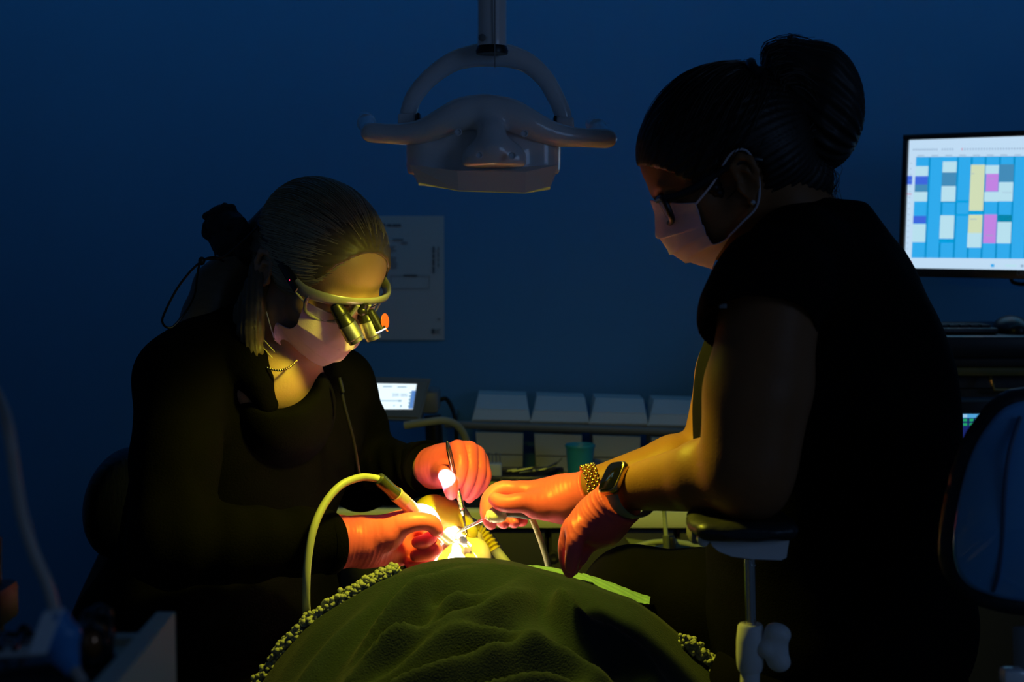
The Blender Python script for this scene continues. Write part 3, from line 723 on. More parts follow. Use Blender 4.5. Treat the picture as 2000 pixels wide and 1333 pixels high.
# handle bar: broad wings that sweep out from the crown
S_ = Solid(W(690, 390, YL - .1) - .02, W(1220, 170, YL + .16) + .02, .0032)
wing([L(945, 218, -.012), L(905, 222, -.016), L(868, 238, -.018), L(825, 257, -.014), L(780, 262, -.008), L(722, 259, 0)], [.0175, .0165, .0140, .0112, .0095, .0095])
wing([L(945, 218, -.012), L(992, 223, -.016), L(1030, 240, -.018), L(1070, 258, -.014), L(1110, 267, -.008), L(1188, 271, 0)], [.0175, .0165, .0140, .0112, .0095, .0095])
S_.chain([L(722, 259, 0), L(716, 240, .06), L(714, 232, .10)], [.0095, .011, .010], .006)
S_.chain([L(1188, 271, 0), L(1166, 250, .06), L(1158, 243, .10)], [.0095, .011, .010], .006)
S_.chain([L(950, 222, -.016), L(960, 262, -.036), L(964, 290, -.044)], [.017, .0145, .016], .010)
S_.ell(L(965, 312, -.040), (.039, .0155, .027), None, .012)
S_.cut(L(965, 328, -.03), (0, -.1, -1), .003)
S_.obj('handle_bar', M_WHITE, t)
# housing
S_ = Solid(W(780, 400, YL - .1) - .02, W(1110, 225, YL + .12) + .02, .0032)
S_.box(L(945, 300, .032), (.0945, .047, .043), None, .028, .001)
S_.box(L(962, 318, .004), (.044, .024, .026), None, .016, .012)
S_.cut(L(945, 340, .02), (0, .12, -1), .002)
S_.obj('housing', M_WHITE, t)
# skirt below: clear-rimmed front with five facets
M_SKIRT = mat('lamp_skirt', (0.72, 0.72, 0.70), 0.3, noise=.03, coat=.4)
top_o = [(799, 322, -.018), (893, 334, -.030), (1027, 336, -.030), (1090, 322, -.018), (1090, 322, .075), (799, 322, .075)]
bot_o = [(818, 357, -.012), (896, 373, -.024), (1026, 377, -.024), (1074, 365, -.012), (1074, 365, .060), (818, 357, .060)]
A_ = [L(*q) for q in top_o]; B_ = [L(*q) for q in bot_o]
for q in range(4, 6):
    A_[q][2] = A_[q - (1 if q == 4 else 5)][2]; B_[q][2] = B_[q - (1 if q == 4 else 5)][2]
n = 6
mb = MB(); mb.add(A_ + B_, [(i, n + i, n + (i + 1) % n, (i + 1) % n) for i in range(n)] + [tuple(range(n))])
mb.obj('skirt', M_SKIRT, t, smooth=False)
M_LENS = mat('lit_yellow_lens', (0.3, 0.28, 0.05), 0.3, emit=(1.0, 0.85, 0.05), estr=0.06)
cB = sum(B_) / 6; C_ = [cB + (q - cB) * 1.004 for q in B_]
mb = MB(); mb.add([q + np.array([0, 0, .0003]) for q in C_] + [q - np.array([0, 0, .0005]) for q in C_], [tuple(range(n)), tuple(range(2 * n - 1, n - 1, -1))] + [(i, n + i, n + (i + 1) % n, (i + 1) % n) for i in range(n)])
mb.obj('lens', M_LENS, t, smooth=False)
for (x, y, d) in ((895, 259, -.0365), (1024, 262, -.037), (936, 304, -.0655), (1001, 305, -.0655)):
    MB().lathe([(.0042, 0), (.0046, .0016), (.0034, .002), (.0028, -.0005)], L(x, y, d), frame((0, -1, .25)), 18).obj('screw_cap', M_WHITE, t)
# ------------------------------------------------------------------ people
class Head:
    """local head frame: x forward, y to the person's left, z up, origin between the ear canals (metres)"""
    def __init__(s, O, F, L, U, sc=(1, 1, 1)):
        s.O = np.asarray(O, float); s.R = np.stack([F, L, U], 1); s.sc = np.asarray(sc, float); s.m = float(np.mean(s.sc)); s.warp = None; s.es = .84
    def __call__(s, *p):
        p = np.asarray(p, float)
        if s.warp: p = s.warp(p)
        return s.O + s.R @ (p * s.sc)
    def side(s, px, py, y):
        """local x, z of the point seen at a pixel on the plane at lateral offset y"""
        q = s.R.T @ (onplane(px, py, s.O + s.R[:, 1] * y, s.R[:, 1]) - s.O)
        return q[0] / s.sc[0], q[2] / s.sc[2]
    def pts(s, A): return (np.asarray(A, float) * s.sc) @ s.R.T + s.O
def head_prims(S_, H, mouth_open=False, ears=True, slim=1.0):
    e = lambda c, r, k=.012, sub=False: S_.ell(H(*c), np.asarray(r) * H.sc, H.R, k, sub)
    c = lambda P, r, k=.008, sub=False: S_.chain([H(*p) for p in P], [q * H.m for q in r], k, sub)
    e((-.002, 0, .055), (.092, .073, .075)); e((-.035, 0, .03), (.060, .066, .062), .02)
    e((.045, 0, .0), (.052 * slim, .056 * slim, .075), .02); e((.037, 0, .06), (.060, .061, .055), .02)
    for q in (1, -1):
        c([(.010, .048 * q, -.045), (.045, .036 * q, -.068), (.078, .010 * q, -.080)], [.019, .017, .015], .02)
        e((.066 - .10 * (1 - slim), .041 * q, -.008), (.020, .019, .018), .02)
    e((.045, 0, -.05), (.045, .042, .038), .02); e((.081, 0, -.078), (.013, .017, .013), .012)
    c([(.087, .036, .036), (.096, 0, .036), (.087, -.036, .036)], [.009, .010, .009], .014)
    for q in (1, -1):
        e((.097, .031 * q, .018), (.014, .018, .012), .012, True)
        e((.0795, .031 * q, .018), (.0135, .0150, .0135), .003)
        c([(.0935, .019 * q, .0155), (.0945, .031 * q, .0125), (.0885, .044 * q, .015)], [.0018, .0024, .0018], .003)
    c([(.096, 0, .030), (.105, 0, .008), (.116, 0, -.010)], [.0075, .0085, .0105], .010)
    for q in (1, -1): e((.103, .012 * q, -.015), (.010, .0065, .007), .006)
    if mouth_open:
        e((.098, 0, -.050), (.030, .021, .016), .006, True)
        c([(.092, .027, -.046), (.103, .014, -.033), (.106, 0, -.031), (.103, -.014, -.033), (.092, -.027, -.046)], [.004, .005, .006, .005, .004], .006)
        c([(.092, .027, -.046), (.098, .014, -.066), (.099, 0, -.069), (.098, -.014, -.066), (.092, -.027, -.046)], [.004, .006, .007, .006, .004], .006)
    else:
        e((.100, 0, -.039), (.0075, .024, .006), .006); e((.098, 0, -.050), (.008, .021, .007), .006)
        c([(.094, .024, -.0445), (.107, 0, -.0445), (.094, -.024, -.0445)], [.0012, .0014, .0012], .003, True)
    if ears:
        w0, H.warp = H.warp, None; es = H.es
        E = lambda x, y, z, q: H(-.006 + (x + .006) * es, .070 * q + (y - .070) * es * q, -.003 + z * es)
        for q in (1, -1):
            R2 = H.R @ np.array(Matrix.Rotation(math.radians(-12), 3, 'Y')) @ np.array(Matrix.Rotation(math.radians(14 * q), 3, 'Z'))
            ch = lambda P, r, k: S_.chain([E(*p, q) for p in P], [a * es for a in r], k)
            S_.ell(E(-.010, .073, .004, q), np.array([.017, .006, .030]) * es, R2, .005)
            S_.ell(E(-.004, .083, .002, q), np.array([.009, .010, .019]) * es, R2, .003, True)
            ch([(.004, .074, .012), (.003, .078, .028), (-.012, .082, .035), (-.024, .083, .026), (-.025, .081, .008), (-.017, .077, -.012), (-.004, .072, -.022)],
               [.0036, .0040, .0046, .0046, .0040, .0034, .003], .003)
            ch([(-.004, .078, .022), (-.013, .080, .016), (-.016, .079, .0)], [.0028, .003, .0026], .003)
            S_.ell(E(-.002, .070, -.027, q), np.array([.007, .0045, .009]) * es, H.R, .004)
            S_.ell(E(.006, .074, -.003, q), np.array([.004, .004, .006]) * es, H.R, .003)
        H.warp = w0

def mask_sheet(H, prof, side, wy, nu=57, nv=61, pleats=(.36, .56, .74), noise_seed=1):
    """pleated mask: rows from nose bridge to chin, columns from the wearer's right to left"""
    def even(P):
        P = spline([(a, 0, b) for a, b in P], 12); d = np.concatenate([[0], np.cumsum(np.linalg.norm(np.diff(P, axis=0), axis=1))])
        return np.array([np.interp(np.linspace(0, d[-1], nv), d, P[:, i]) for i in range(3)]).T
    prof = even(prof); side = even(side)
    G = np.zeros((nu, nv, 3))
    for j in range(nv):
        v = j / (nv - 1); C_ = prof[j]
        sx, sz = side[j, 0], side[j, 2]
        w_ = wy * (1 - .06 * math.sin(math.pi * v)) 
        sharp = .75 + .25 * min(1, v * 4)          # narrow over the nose, rounder lower down
        for i in range(nu):
            u = -1 + 2 * i / (nu - 1); a = abs(u)
            prof_u = 1 - a ** (1.35 + .75 * sharp)
            x = sx + (C_[0] - sx) * prof_u; z = sz + (C_[2] - sz) * (1 - a ** 1.5); y = u * w_
            pl = 0
            for q, pv in enumerate(pleats):
                d = v - pv - .02 * math.sin(u * 3 + q)
                pl += (.0048 * math.exp(d / .07) if d < 0 else -.0003) * (d > -.2)
            x += pl * (.35 + .65 * (1 - a ** 2))
            x += .0010 * math.sin(u * 11 + v * 7 + noise_seed) * math.sin(v * 9 + u * 4 + noise_seed) 
            G[i, j] = (x, y, z)
    sh = G.shape
    return H.pts(G.reshape(-1, 3)).reshape(sh)

def hair_strands(H, start_ok, tie_dir, r0=(.100, .082, .088), c0=(-.004, 0, .050), n=700, m=16, lift=(.000, .005), rad=.00055, seed=3, part=None):
    """strands combed over the skull from the hairline towards a tie point"""
    rg = np.random.default_rng(seed); mb = MB(); r0 = np.array(r0); c0 = np.array(c0); td = np.array(tie_dir, float); td /= np.linalg.norm(td); k = 0
    while k < n:
        d = rg.normal(size=3); d /= np.linalg.norm(d)
        if not start_ok(c0 + d * r0): continue
        k += 1; om = math.acos(max(-1, min(1, np.dot(d, td)))) + 1e-4
        side = np.cross(d, td); side /= np.linalg.norm(side) + 1e-9
        l0 = rg.uniform(*lift); amp = rg.uniform(-.10, .10); ph = rg.uniform(0, 6)
        P = []
        for t in np.linspace(0, rg.uniform(.75, 1), m):
            q = (math.sin((1 - t) * om) * d + math.sin(t * om) * td) / math.sin(om) + side * (amp * math.sin(math.pi * t) + .008 * math.sin(9 * t + ph))
            q /= np.linalg.norm(q); P.append(c0 + q * r0 * (1 + l0 / .09 * (.4 + .6 * math.sin(math.pi * min(1, t + .15)))))
        mb.tube(H.pts(P), [rad * .6, rad, rad, rad * .7], 3, caps=False)
    return mb

def glove(name, parent, base_Y, prims, label=None, seed=0, cuff=None, h=.0015):
    """gloved hand: ('c', [(px, py, dY)...], [radii], blend) chains make the palm, ('f', ...) chains are fingers kept apart by creases"""
    pts = [W(p[0], p[1], base_Y + p[2]) for q in prims for p in q[1]]
    lo, hi = np.min(pts, 0) - .040, np.max(pts, 0) + .040
    S_ = Solid(lo, hi, h)
    for q in prims:
        if q[0] == 'c': S_.chain([W(p[0], p[1], base_Y + p[2]) for p in q[1]], q[2], q[3] if len(q) > 3 else .012)
    palm = S_.v; res = palm.copy()
    for q in prims:
        if q[0] != 'f': continue
        S_.v = np.full_like(palm, .08)
        P_ = spline([W(p[0], p[1], base_Y + p[2]) for p in q[1]], 4)
        r_ = list(np.interp(np.linspace(0, 1, len(P_)), np.linspace(0, 1, len(q[2])), q[2]))
        S_.chain(P_, r_, .0015)
        k = q[3] if len(q) > 3 else .006
        res = np.minimum(res, np.minimum(palm, S_.v) - np.maximum(k - np.abs(palm - S_.v), 0) ** 2 / (4 * k))
    S_.v = res
    if cuff is not None: S_.cut(cuff[0], cuff[1], .0)
    def disp(V, N):
        o = V.copy()
        if cuff is not None:                     # stretched latex creases near the wrist, a rolled hem
            n = np.asarray(cuff[1], float); n /= np.linalg.norm(n)
            d = -(V - cuff[0]) @ n
            wv = wob(V, 48, seed) * 3.2 + wob(V, 18, seed + 7) * 3
            a = np.exp(-(d / cuff[2]) ** 2); c1 = .6 * np.sin(d * cuff[3] + wv) + .5 * np.sin(d * cuff[3] * .61 + 1.7 * wob(V, 30, seed + 9) * 3)
            o += N * (cuff[4] * a * (.8 - np.abs(c1) ** .5 * 1.5) * np.clip(.5 + .8 * wob(V, 38, seed + 3), 0, 1.2))[:, None]
            o += N * (.0007 * np.exp(-((d - .0012) / .0014) ** 2))[:, None]
        o += N * (.00022 * wob(V, 260, seed + 1) + .0004 * wob(V, 90, seed + 2))[:, None]
        return o
    o = S_.obj(name, M_GLOVE, parent, 1, disp)
    if label: o['label'] = label
    return o

# ================================================================== the seated blond woman (left)
psi, th = math.radians(43), math.radians(42)
F1 = np.array([math.cos(psi) * math.cos(th), -math.sin(psi) * math.cos(th), -math.sin(th)])
L1 = np.array([math.sin(psi), math.cos(psi), 0.0]); U1 = np.cross(F1, L1)
H1 = Head(W(528, 538, 1.949) + .070 * L1, F1, L1, U1)
def warp1(p):
    x, y, z = p
    if z < 0: z = z * .88
    if x > .095: x = .095 + (x - .095) * .62
    return np.array([x, y, z])
H1.warp = warp1; H1.es = .98
BF1, BL1 = np.array([.66, -.75, 0]), np.array([.75, .66, 0]); BR1 = np.stack([BF1, BL1, [0, 0, 1.0]], 1)
hip1 = W(420, 1290, 2.05); hip1[2] = .62
P1 = thing('person', 'seated blond woman in black jacket, pink gloves, mask and loupes leaning over the patient', 'person', (hip1[0], hip1[1], 0))
nb1 = W(500, 700, 2.03)
shN1, shF1 = W(352, 748, 1.95), W(655, 756, 2.18)
elN1, elF1 = W(335, 1065, 1.80), W(708, 930, 2.30)
wrN1, wrF1 = W(672, 1060, 1.905), W(845, 915, 2.095)
kn1 = [np.array([-.14, 1.78, .57]), np.array([-.02, 2.12, .57])]
ft1 = [np.array([-.20, 1.80, .06]), np.array([-.10, 2.18, .06])]
hips1 = [hip1 - BL1 * .09, hip1 + BL1 * .09]
def limbs(S_, sh, el, wr, rs, k=.012):
    for a, b, c_ in zip(sh, el, wr): S_.chain([a, a * .5 + b * .5, b, b * .6 + c_ * .4, c_], rs, k)
lo = np.array([-.85, 1.60, -.02]); hi = np.array([.10, 2.48, 1.42])
hO = H1.O
fine = [[(hO[0] - .10, hO[0] + .13, .0025)], [(hO[1] - .15, hO[1] + .10, .0025)], [(hO[2] - .11, hO[2] + .16, .0025)]]
S_ = Solid(lo, hi, .008, fine)
head_prims(S_, H1)
S_.chain([H1(-.018, 0, -.02), W(520, 668, 2.02), nb1], [.052, .050, .056], .02)
S_.chain([H1(.03, 0, -.06), W(548, 720, 2.0)], [.036, .040], .02)
S_.ell(W(500, 830, 2.08), (.09, .155, .15), BR1, .04)
S_.ell(W(455, 1060, 2.08), (.09, .14, .19), BR1, .04)
S_.ell(hip1 + [0, 0, .03], (.12, .165, .11), BR1, .04)
S_.ell(W(540, 752, 2.0), (.05, .075, .045), BR1, .03)
S_.chain([nb1, W(400, 725, 1.98), shN1], [.045, .040, .04], .03); S_.chain([nb1, shF1], [.045, .04], .03)
limbs(S_, (shN1, shF1), (elN1, elF1), (wrN1, wrF1), [.044, .040, .034, .032, .024])
for a, b, c_ in zip(hips1, kn1, ft1):
    S_.chain([a, b], [.072, .052], .02); S_.chain([b, c_ * .6 + b * .4, c_ + [0, 0, .04]], [.048, .044, .032], .02)
    S_.chain([c_ + [0, 0, .02], c_ + BF1 * .13 + [0, 0, -.02]], [.034, .024], .015)
S_.chain([wrN1, W(720, 1057, 1.91)], [.022, .014], .008); S_.chain([wrF1, W(856, 913, 2.085)], [.020, .012], .008)
o = S_.obj('body', M_SKIN, P1, 2)
# eyebrows, lashes
for q in (1, -1):
    P_ = [H1(.092, .012 * q, .0335), H1(.0965, .022 * q, .037), H1(.0925, .036 * q, .040), H1(.082, .048 * q, .036)]
    MB().tube(spline(P_, 5), [.0012, .0024, .0020, .0008], 6).obj('eyebrow', M_BLOND, P1)
for q in (1, -1): MB().tube(spline([H1(.0925, .019 * q, .0145), H1(.0965, .031 * q, .0105), H1(.0895, .044 * q, .0135)], 5), .0010, 6).obj('eyelash', M_BROWN, P1)
# jacket
S_ = Solid(lo, hi, .006)
S_.ell(W(500, 830, 2.08), (.108, .180, .165), BR1, .05)
S_.ell(W(450, 1050, 2.08), (.115, .165, .21), BR1, .05)
S_.ell(hip1 + [-.01, .01, .07], (.165, .205, .15), BR1, .05)
S_.chain([W(490, 690, 2.06), W(400, 712, 1.99), shN1], [.052, .056, .060], .03)
S_.chain([W(500, 690, 2.06), W(615, 725, 2.15), shF1], [.050, .048, .052], .03)
S_.ell(W(425, 760, 2.02), (.07, .11, .09), BR1, .04)
S_.chain([W(415, 690, 1.99), W(462, 648, 2.01), W(485, 636, 2.03)], [.048, .034, .026], .02)
lap_ = ([W(462, 672, 1.985), W(484, 705, 1.955), W(505, 745, 1.945), W(522, 790, 1.95)], [.036, .027, .021, .016])
S_.chain(*lap_, .015)
limbs(S_, (shN1, shF1), (elN1, elF1), (W(660, 1060, 1.895), W(838, 915, 2.105)), [.062, .058, .054, .049, .041], .02)
# open front: neckline and lapel gap
S_.ell(W(548, 705, 1.93), (.075, .052, .062), BR1, .006, True)
S_.ell(W(545, 655, 2.00), (.052, .050, .070), BR1, .006, True)
S_.ell(W(598, 800, 1.90), (.06, .036, .10), BR1, .008, True)
S_.chain(*lap_, .004)
for p_, q_ in ((W(650, 1060, 1.893), W(600, 1066, 1.872)), (W(836, 915, 2.108), W(815, 917, 2.15))):
    d_ = (p_ - q_) / np.linalg.norm(p_ - q_)
    S_.box(p_ + d_ * .050, (.058, .058, .050), frame(d_), .001, .002, True)
def folds1(V, N):
    d = .0035 * wob(V * [1, 1, 1.6], 26, 5) + .0018 * wob(V, 60, 8)
    for (a, b) in ((W(700, 905, 2.1), W(835, 868, 2.1)), (elN1, W(640, 1060, 1.9))):
        t_ = np.clip(((V - a) @ (b - a)) / np.dot(b - a, b - a), -.3, 1.2)
        near = np.exp(-(np.linalg.norm(V - (a + t_[:, None] * (b - a)), axis=1) / .07) ** 2)
        d += .003 * near * np.sin(t_ * 26 + 2 * wob(V, 30, 3))
    return V + N * d[:, None]
S_.obj('jacket', M_JACKET, P1, 2, folds1)
# sleeve cuffs as ribbed bands
for a, b, r_ in ((W(630, 1062, 1.883), W(651, 1060, 1.893), .0415), (W(822, 917, 2.135), W(838, 915, 2.105), .041)):
    d = b - a; MB().lathe([(r_ * .98, 0), (r_ * 1.03, .004), (r_ * 1.03, np.linalg.norm(d) - .004), (r_, np.linalg.norm(d)), (r_ * .9, np.linalg.norm(d) - .003)], a, frame(d), 32).obj('cuff', M_JACKET, P1)
# shirt under the open jacket
S_ = Solid(lo, hi, .006)
S_.ell(W(500, 835, 2.08), (.098, .165, .160), BR1, .05); S_.ell(W(455, 1055, 2.08), (.10, .15, .20), BR1, .05)
S_.ell(W(560, 800, 2.0), (.055, .075, .075), BR1, .03)
S_.ell(W(557, 712, 1.94), (.085, .062, .066), BR1, .008, True)
S_.obj('shirt', M_BLACK, P1, 2, lambda V, N: V + N * (.002 * wob(V, 40, 2))[:, None])
# zip along the jacket front edge
bpts = spline([W(663, 738, 1.985), W(672, 790, 1.985), W(690, 860, 1.99), (W(702, 930, 1.995))], 6)
MB().tube(bpts, .0025, 8).obj('zip', M_BLKPL, P1)
MB().rod(W(664, 742, 1.982), W(670, 768, 1.982), .0028, 8, round_=.001).obj('zip_pull', M_BLKPL, P1)
# trousers and shoes
S_ = Solid(lo, hi, .009)
S_.ell(hip1 + [0, 0, .02], (.14, .185, .12), BR1, .04)
for a, b, c_ in zip(hips1, kn1, ft1): S_.chain([a, b, c_ * .55 + b * .45, c_ + [0, 0, .07]], [.088, .066, .062, .058], .02)
S_.obj('trousers', M_TROUSER, P1, 2)
for c_ in ft1:
    MB().ball(c_ + BF1 * .05 + [0, 0, -.015], (.14, .048, .042), BR1, 20, 12).obj('shoe', M_BLKPL, P1)
# hair
face_cut1 = lambda p: ((p[0] - .097) / .0605) ** 2 + (p[1] / .078) ** 2 + ((p[2] + .012) / .1245) ** 2 < 1 or (((p[0] + .002) / .030) ** 2 + ((p[2] - .000) / .040) ** 2 < 1 and abs(p[1]) > .04) or p[2] < -.05
Rh = H1.R
fine = [[(hO[0] - .16, hO[0] + .13, .003)], [(hO[1] - .15, hO[1] + .14, .003)], [(hO[2] - .10, hO[2] + .18, .003)]]
S_ = Solid(hO - .20, hO + .20, .003)
S_.ell(H1(-.004, 0, .050), (.100, .082, .083), Rh, .01); S_.ell(H1(.036, 0, .062), (.0640, .0645, .0585), Rh, .02); S_.ell(H1(-.040, 0, .015), (.062, .072, .072), Rh, .02)
S_.chain([H1(-.080, 0, .01), H1(-.112, -.005, -.03)], [.04, .028], .03)
S_.ell(H1(.097, 0, -.012), (.062, .080, .126), Rh, .005, True)
for q in (1, -1): S_.ell(H1(-.002, .09 * q, .0), (.030, .05, .040), Rh, .006, True)
S_.cut(H1(-.03, 0, -.060), -U1 + .5 * F1, .01)
def hairdisp(V, N):
    loc = (V - H1.O) @ H1.R; a = np.arctan2(loc[:, 1], (loc[:, 2] - .04) * .75 - loc[:, 0] * .55)
    return V + N * np.clip((.085 - loc[:, 0]) / .05, 0, 1)[:, None] * (.0010 * np.sin(a * 46 + 3 * wob(V, 30, 4)) + .0012 * np.sin(a * 19 + 2 * wob(V, 25, 6)))[:, None]
S_.obj('hair', M_BLOND, P1, 1, hairdisp)
ok = lambda p: not face_cut1(p) and p[0] > -.085
HS_ = hair_strands(H1, ok, (-.80, -.06, -.58), n=2600, rad=.0006, r0=(.1045, .0825, .0838), lift=(.0, .004), seed=3)
cutv = lambda p: ((p[0] - .097) / .062) ** 2 + (p[1] / .080) ** 2 + ((p[2] + .012) / .126) ** 2
HS2_ = hair_strands(H1, lambda p: .93 < cutv(p) < 1.12 and p[0] > .035 and p[2] > .02, (-.80, -.06, -.58), n=900, rad=.0005, r0=(.1035, .0820, .0830), lift=(.0, .003), seed=23)
HS_.add(np.concatenate(HS2_.V), HS2_.F); HS_.obj('hair_strands', M_BLOND2, P1, kind='stuff')
S_ = Solid(W(500, 720, 1.94) - .06, W(510, 560, 1.94) + .06, .003)
S_.chain([H1(-.030, -.066, .0), W(497, 605, 1.955), W(490, 650, 1.95), W(495, 690, 1.945), W(502, 712, 1.945)], [.012, .015, .016, .011, .004], .01)
S_.chain([H1(-.036, -.058, .0), W(480, 615, 1.975), W(475, 655, 1.97), W(480, 690, 1.965)], [.014, .016, .016, .008], .01)
S_.obj('hair_lock', M_BLOND, P1, 2, lambda V, N: V + N * (.0014 * np.sin(V[:, 0] * 900 + 3 * wob(V, 20, 3)))[:, None])
# loose hair behind the ear and ponytail
S_ = Solid(W(330, 700, 2.05) - .1, W(560, 560, 2.05) + .14, .004)
tail = [H1(-.100, -.012, .018), W(425, 560, 2.04), W(405, 620, 2.03), W(380, 660, 2.00), W(365, 690, 1.97)]
S_.chain(tail, [.024, .032, .034, .028, .014], .015)
S_.obj('ponytail', M_BLOND, P1, 2)
mb = MB(); rg = np.random.default_rng(5)
base = spline(tail, 6)
for i in range(160):
    a, b = rg.uniform(0, 6.28), rg.uniform(.6, 1.06); off = np.array([math.cos(a), .8 * math.sin(a), .4 * math.sin(a + 1)])
    rr = np.interp(np.linspace(0, 1, len(base)), [0, .25, .5, .75, 1], [.022, .031, .034, .028, .016])
    mb.tube(base + off * (rr * b)[:, None] + rg.normal(size=(len(base), 3)) * .0006, .0006, 3, caps=False)
for i in range(70):                    # wisps falling from behind the ear down to the collar
    s0 = H1(-.030 + rg.uniform(-.012, .006), -.070 + rg.uniform(-.006, .006), -.005 + rg.uniform(-.02, .02))
    q = [s0, W(498 + rg.normal() * 8, 610, 1.955), W(491 + rg.normal() * 10, 650, 1.95), W(497 + rg.normal() * 12, 685 + rg.uniform(0, 22), 1.95)]
    mb.tube(spline(q, 5), .0006, 3, caps=False)
mb.obj('loose_strands', M_BLOND2, P1, kind='stuff')
# scrunchie: a ruffled ring around the tail
sc_c = W(455, 470, 2.03); ax_ = (W(425, 560, 2.04) - H1(-.09, 0, .04)); ax_ = np.array([-.55, -.62, -.40]); fr = frame(ax_)
M_SCR = mat('black_speckled_fabric', (0.012, 0.012, 0.014), 0.7, noise=.9, nscale=130)
S_ = Solid(sc_c - .09, sc_c + .09, .0028); rg = np.random.default_rng(8)
ring = [sc_c + fr @ np.array([.031 * math.cos(a), .031 * math.sin(a), 0]) for a in np.linspace(0, 2 * math.pi, 19)]
S_.chain(ring, [.014] * 19, .004)
S_.ell(sc_c, .030, None, .01)
for i in range(60):
    a = i * .47; q = np.array([math.cos(a), math.sin(a)]) * rg.uniform(.026, .046)
    S_.ell(sc_c + fr @ np.array([q[0], q[1], rg.uniform(-.016, .016)]), rg.uniform(.006, .013, 3), frame(rg.normal(size=3)), .004)
mb = S_
o = mb.obj('scrunchie', M_SCR, P1, 1); o['label'] = 'black speckled scrunchie'
# retaining cord of the loupes with its toggle
cord = spline([H1(-.06, -.074, .036), W(440, 500, 1.97), W(395, 510, 1.95), W(352, 555, 1.94), (W(322, 610, 1.94)), W(318, 632, 1.95), W(335, 640, 1.96), (W(362, 610, 1.97)), W(380, 575, 1.96), W(385, 540, 1.95), W(393, 512, 1.95), W(420, 503, 1.99), W(450, 520, 2.03)], 8)
MB().tube(cord, .0016, 8).ball(W(394, 510, 1.95), (.005, .005, .006), n=12, m=8).obj('loupe_cord', M_BLKPL, P1)
# mask
sd = [H1.side(x, y, -.066) for x, y in ((595, 588), (585, 612), (574, 636), (556, 640), (538, 632), (533, 650), (536, 664))]
Gm = mask_sheet(H1, [(.101, .014), (.114, .000), (.1195, -.016), (.118, -.038), (.110, -.064), (.094, -.082), (.070, -.091)], sd, .066, noise_seed=2)
mk = MB().sheet(Gm, .0012).obj('face_mask', M_MASK, P1, sharp=60)
mb = MB()
for j in (0, 6, 60): mb.tube(Gm[:, j] + H1.R[:, 0] * .0008, .0011, 6)
mb.obj('hem', M_MASK, mk)
for q, i in ((-1, 0), (1, 56)):
    tp, bt = Gm[i, 1], Gm[i, -2]
    MB().tube(spline([tp, tp * .5 + H1(-.002, .0745 * q, .026) * .5 + H1.R[:, 1] * .003 * q, H1(-.004, .0765 * q, .032), H1(-.020, .079 * q, .028), H1(-.022, .077 * q, .0), H1(-.004, .0755 * q, -.022), bt * .5 + H1(.0, .0745 * q, -.03) * .5, bt], 6), .0015, 8, flat=(1, .6)).obj('ear_loop', M_LOOP, mk)
# flap of the mask side folded below the loop
MB().ball(H1(.002, -.0725, -.033), .0032, n=14, m=10).obj('pearl_earring', mat('pearl', (.75, .72, .66), .2, coat=.6), P1)
# loupes
M_LFR = mat('grey_loupe_frame', (0.30, 0.30, 0.29), 0.3, noise=.03, coat=.4)
lp = None
brow = [H1(.050, -.079, .036), H1(.072, -.073, .038), H1(.095, -.052, .045), H1(.115, -.022, .051), H1(.119, 0, .053), H1(.115, .022, .051), H1(.095, .052, .045), H1(.072, .073, .038), H1(.050, .079, .036)]
bs = spline(brow, 8)
lp = MB().tube(bs, [.0085, .0090, .0085, .0062, .0055, .0062, .0085, .009, .0085], 14, flat=(1, .42), ref=tuple(U1)).obj('loupes', M_LFR, P1)
lp['label'] = 'grey wraparound magnifying loupes'
for q in (-1, 1):
    MB().tube(spline([H1(.054, .079 * q, .036), H1(.02, .0805 * q, .038), H1(-.03, .0800 * q, .040), H1(-.070, .066 * q, .030)], 6), [.009, .0075, .006, .005], 12, flat=(1, .45), ref=tuple(U1)).obj('temple', M_BLKPL, lp)
    rim = [H1(.078, .069 * q, .036), H1(.078, .067 * q, .020), H1(.084, .060 * q, .008), H1(.100, .038 * q, .006), H1(.115, .014 * q, .018), H1(.119, .010 * q, .046)]
    MB().tube(spline(rim, 6), [.0035, .0028, .0024, .0024, .003, .0035], 10).obj('rim', M_LFR, lp)
    M_CLEAR = mat('clear_lens', (1, 1, 1), 0.02, trans=1.0, ior=1.12, spec=.3)
    g = np.zeros((9, 6, 3))
    for i in range(9):
        for j in range(6):
            u, v = i / 8, j / 5
            xx = .109 - .035 * u ** 1.8; g[i, j] = H1(xx + .000, (.012 + .054 * u) * q, .034 - .030 * v - .002 * u)
    if q < 0: g = g[::-1]
    MB().sheet(g, .001).obj('lens', M_CLEAR, lp)
MB().box(H1(.056, -.0835, .036), np.array([.024, .004, .010]), H1.R, bevel=.0015).obj('battery_pod', M_BLKPL, lp)
MB().ball(W(567.5, 547.5, 1.897), .0022, n=12, m=8).obj('indicator_light', mat('red_led', (.3, .02, .03), .3, emit=(1.0, .03, .10), estr=1.6), lp)
M_OLIVE = M_SATIN
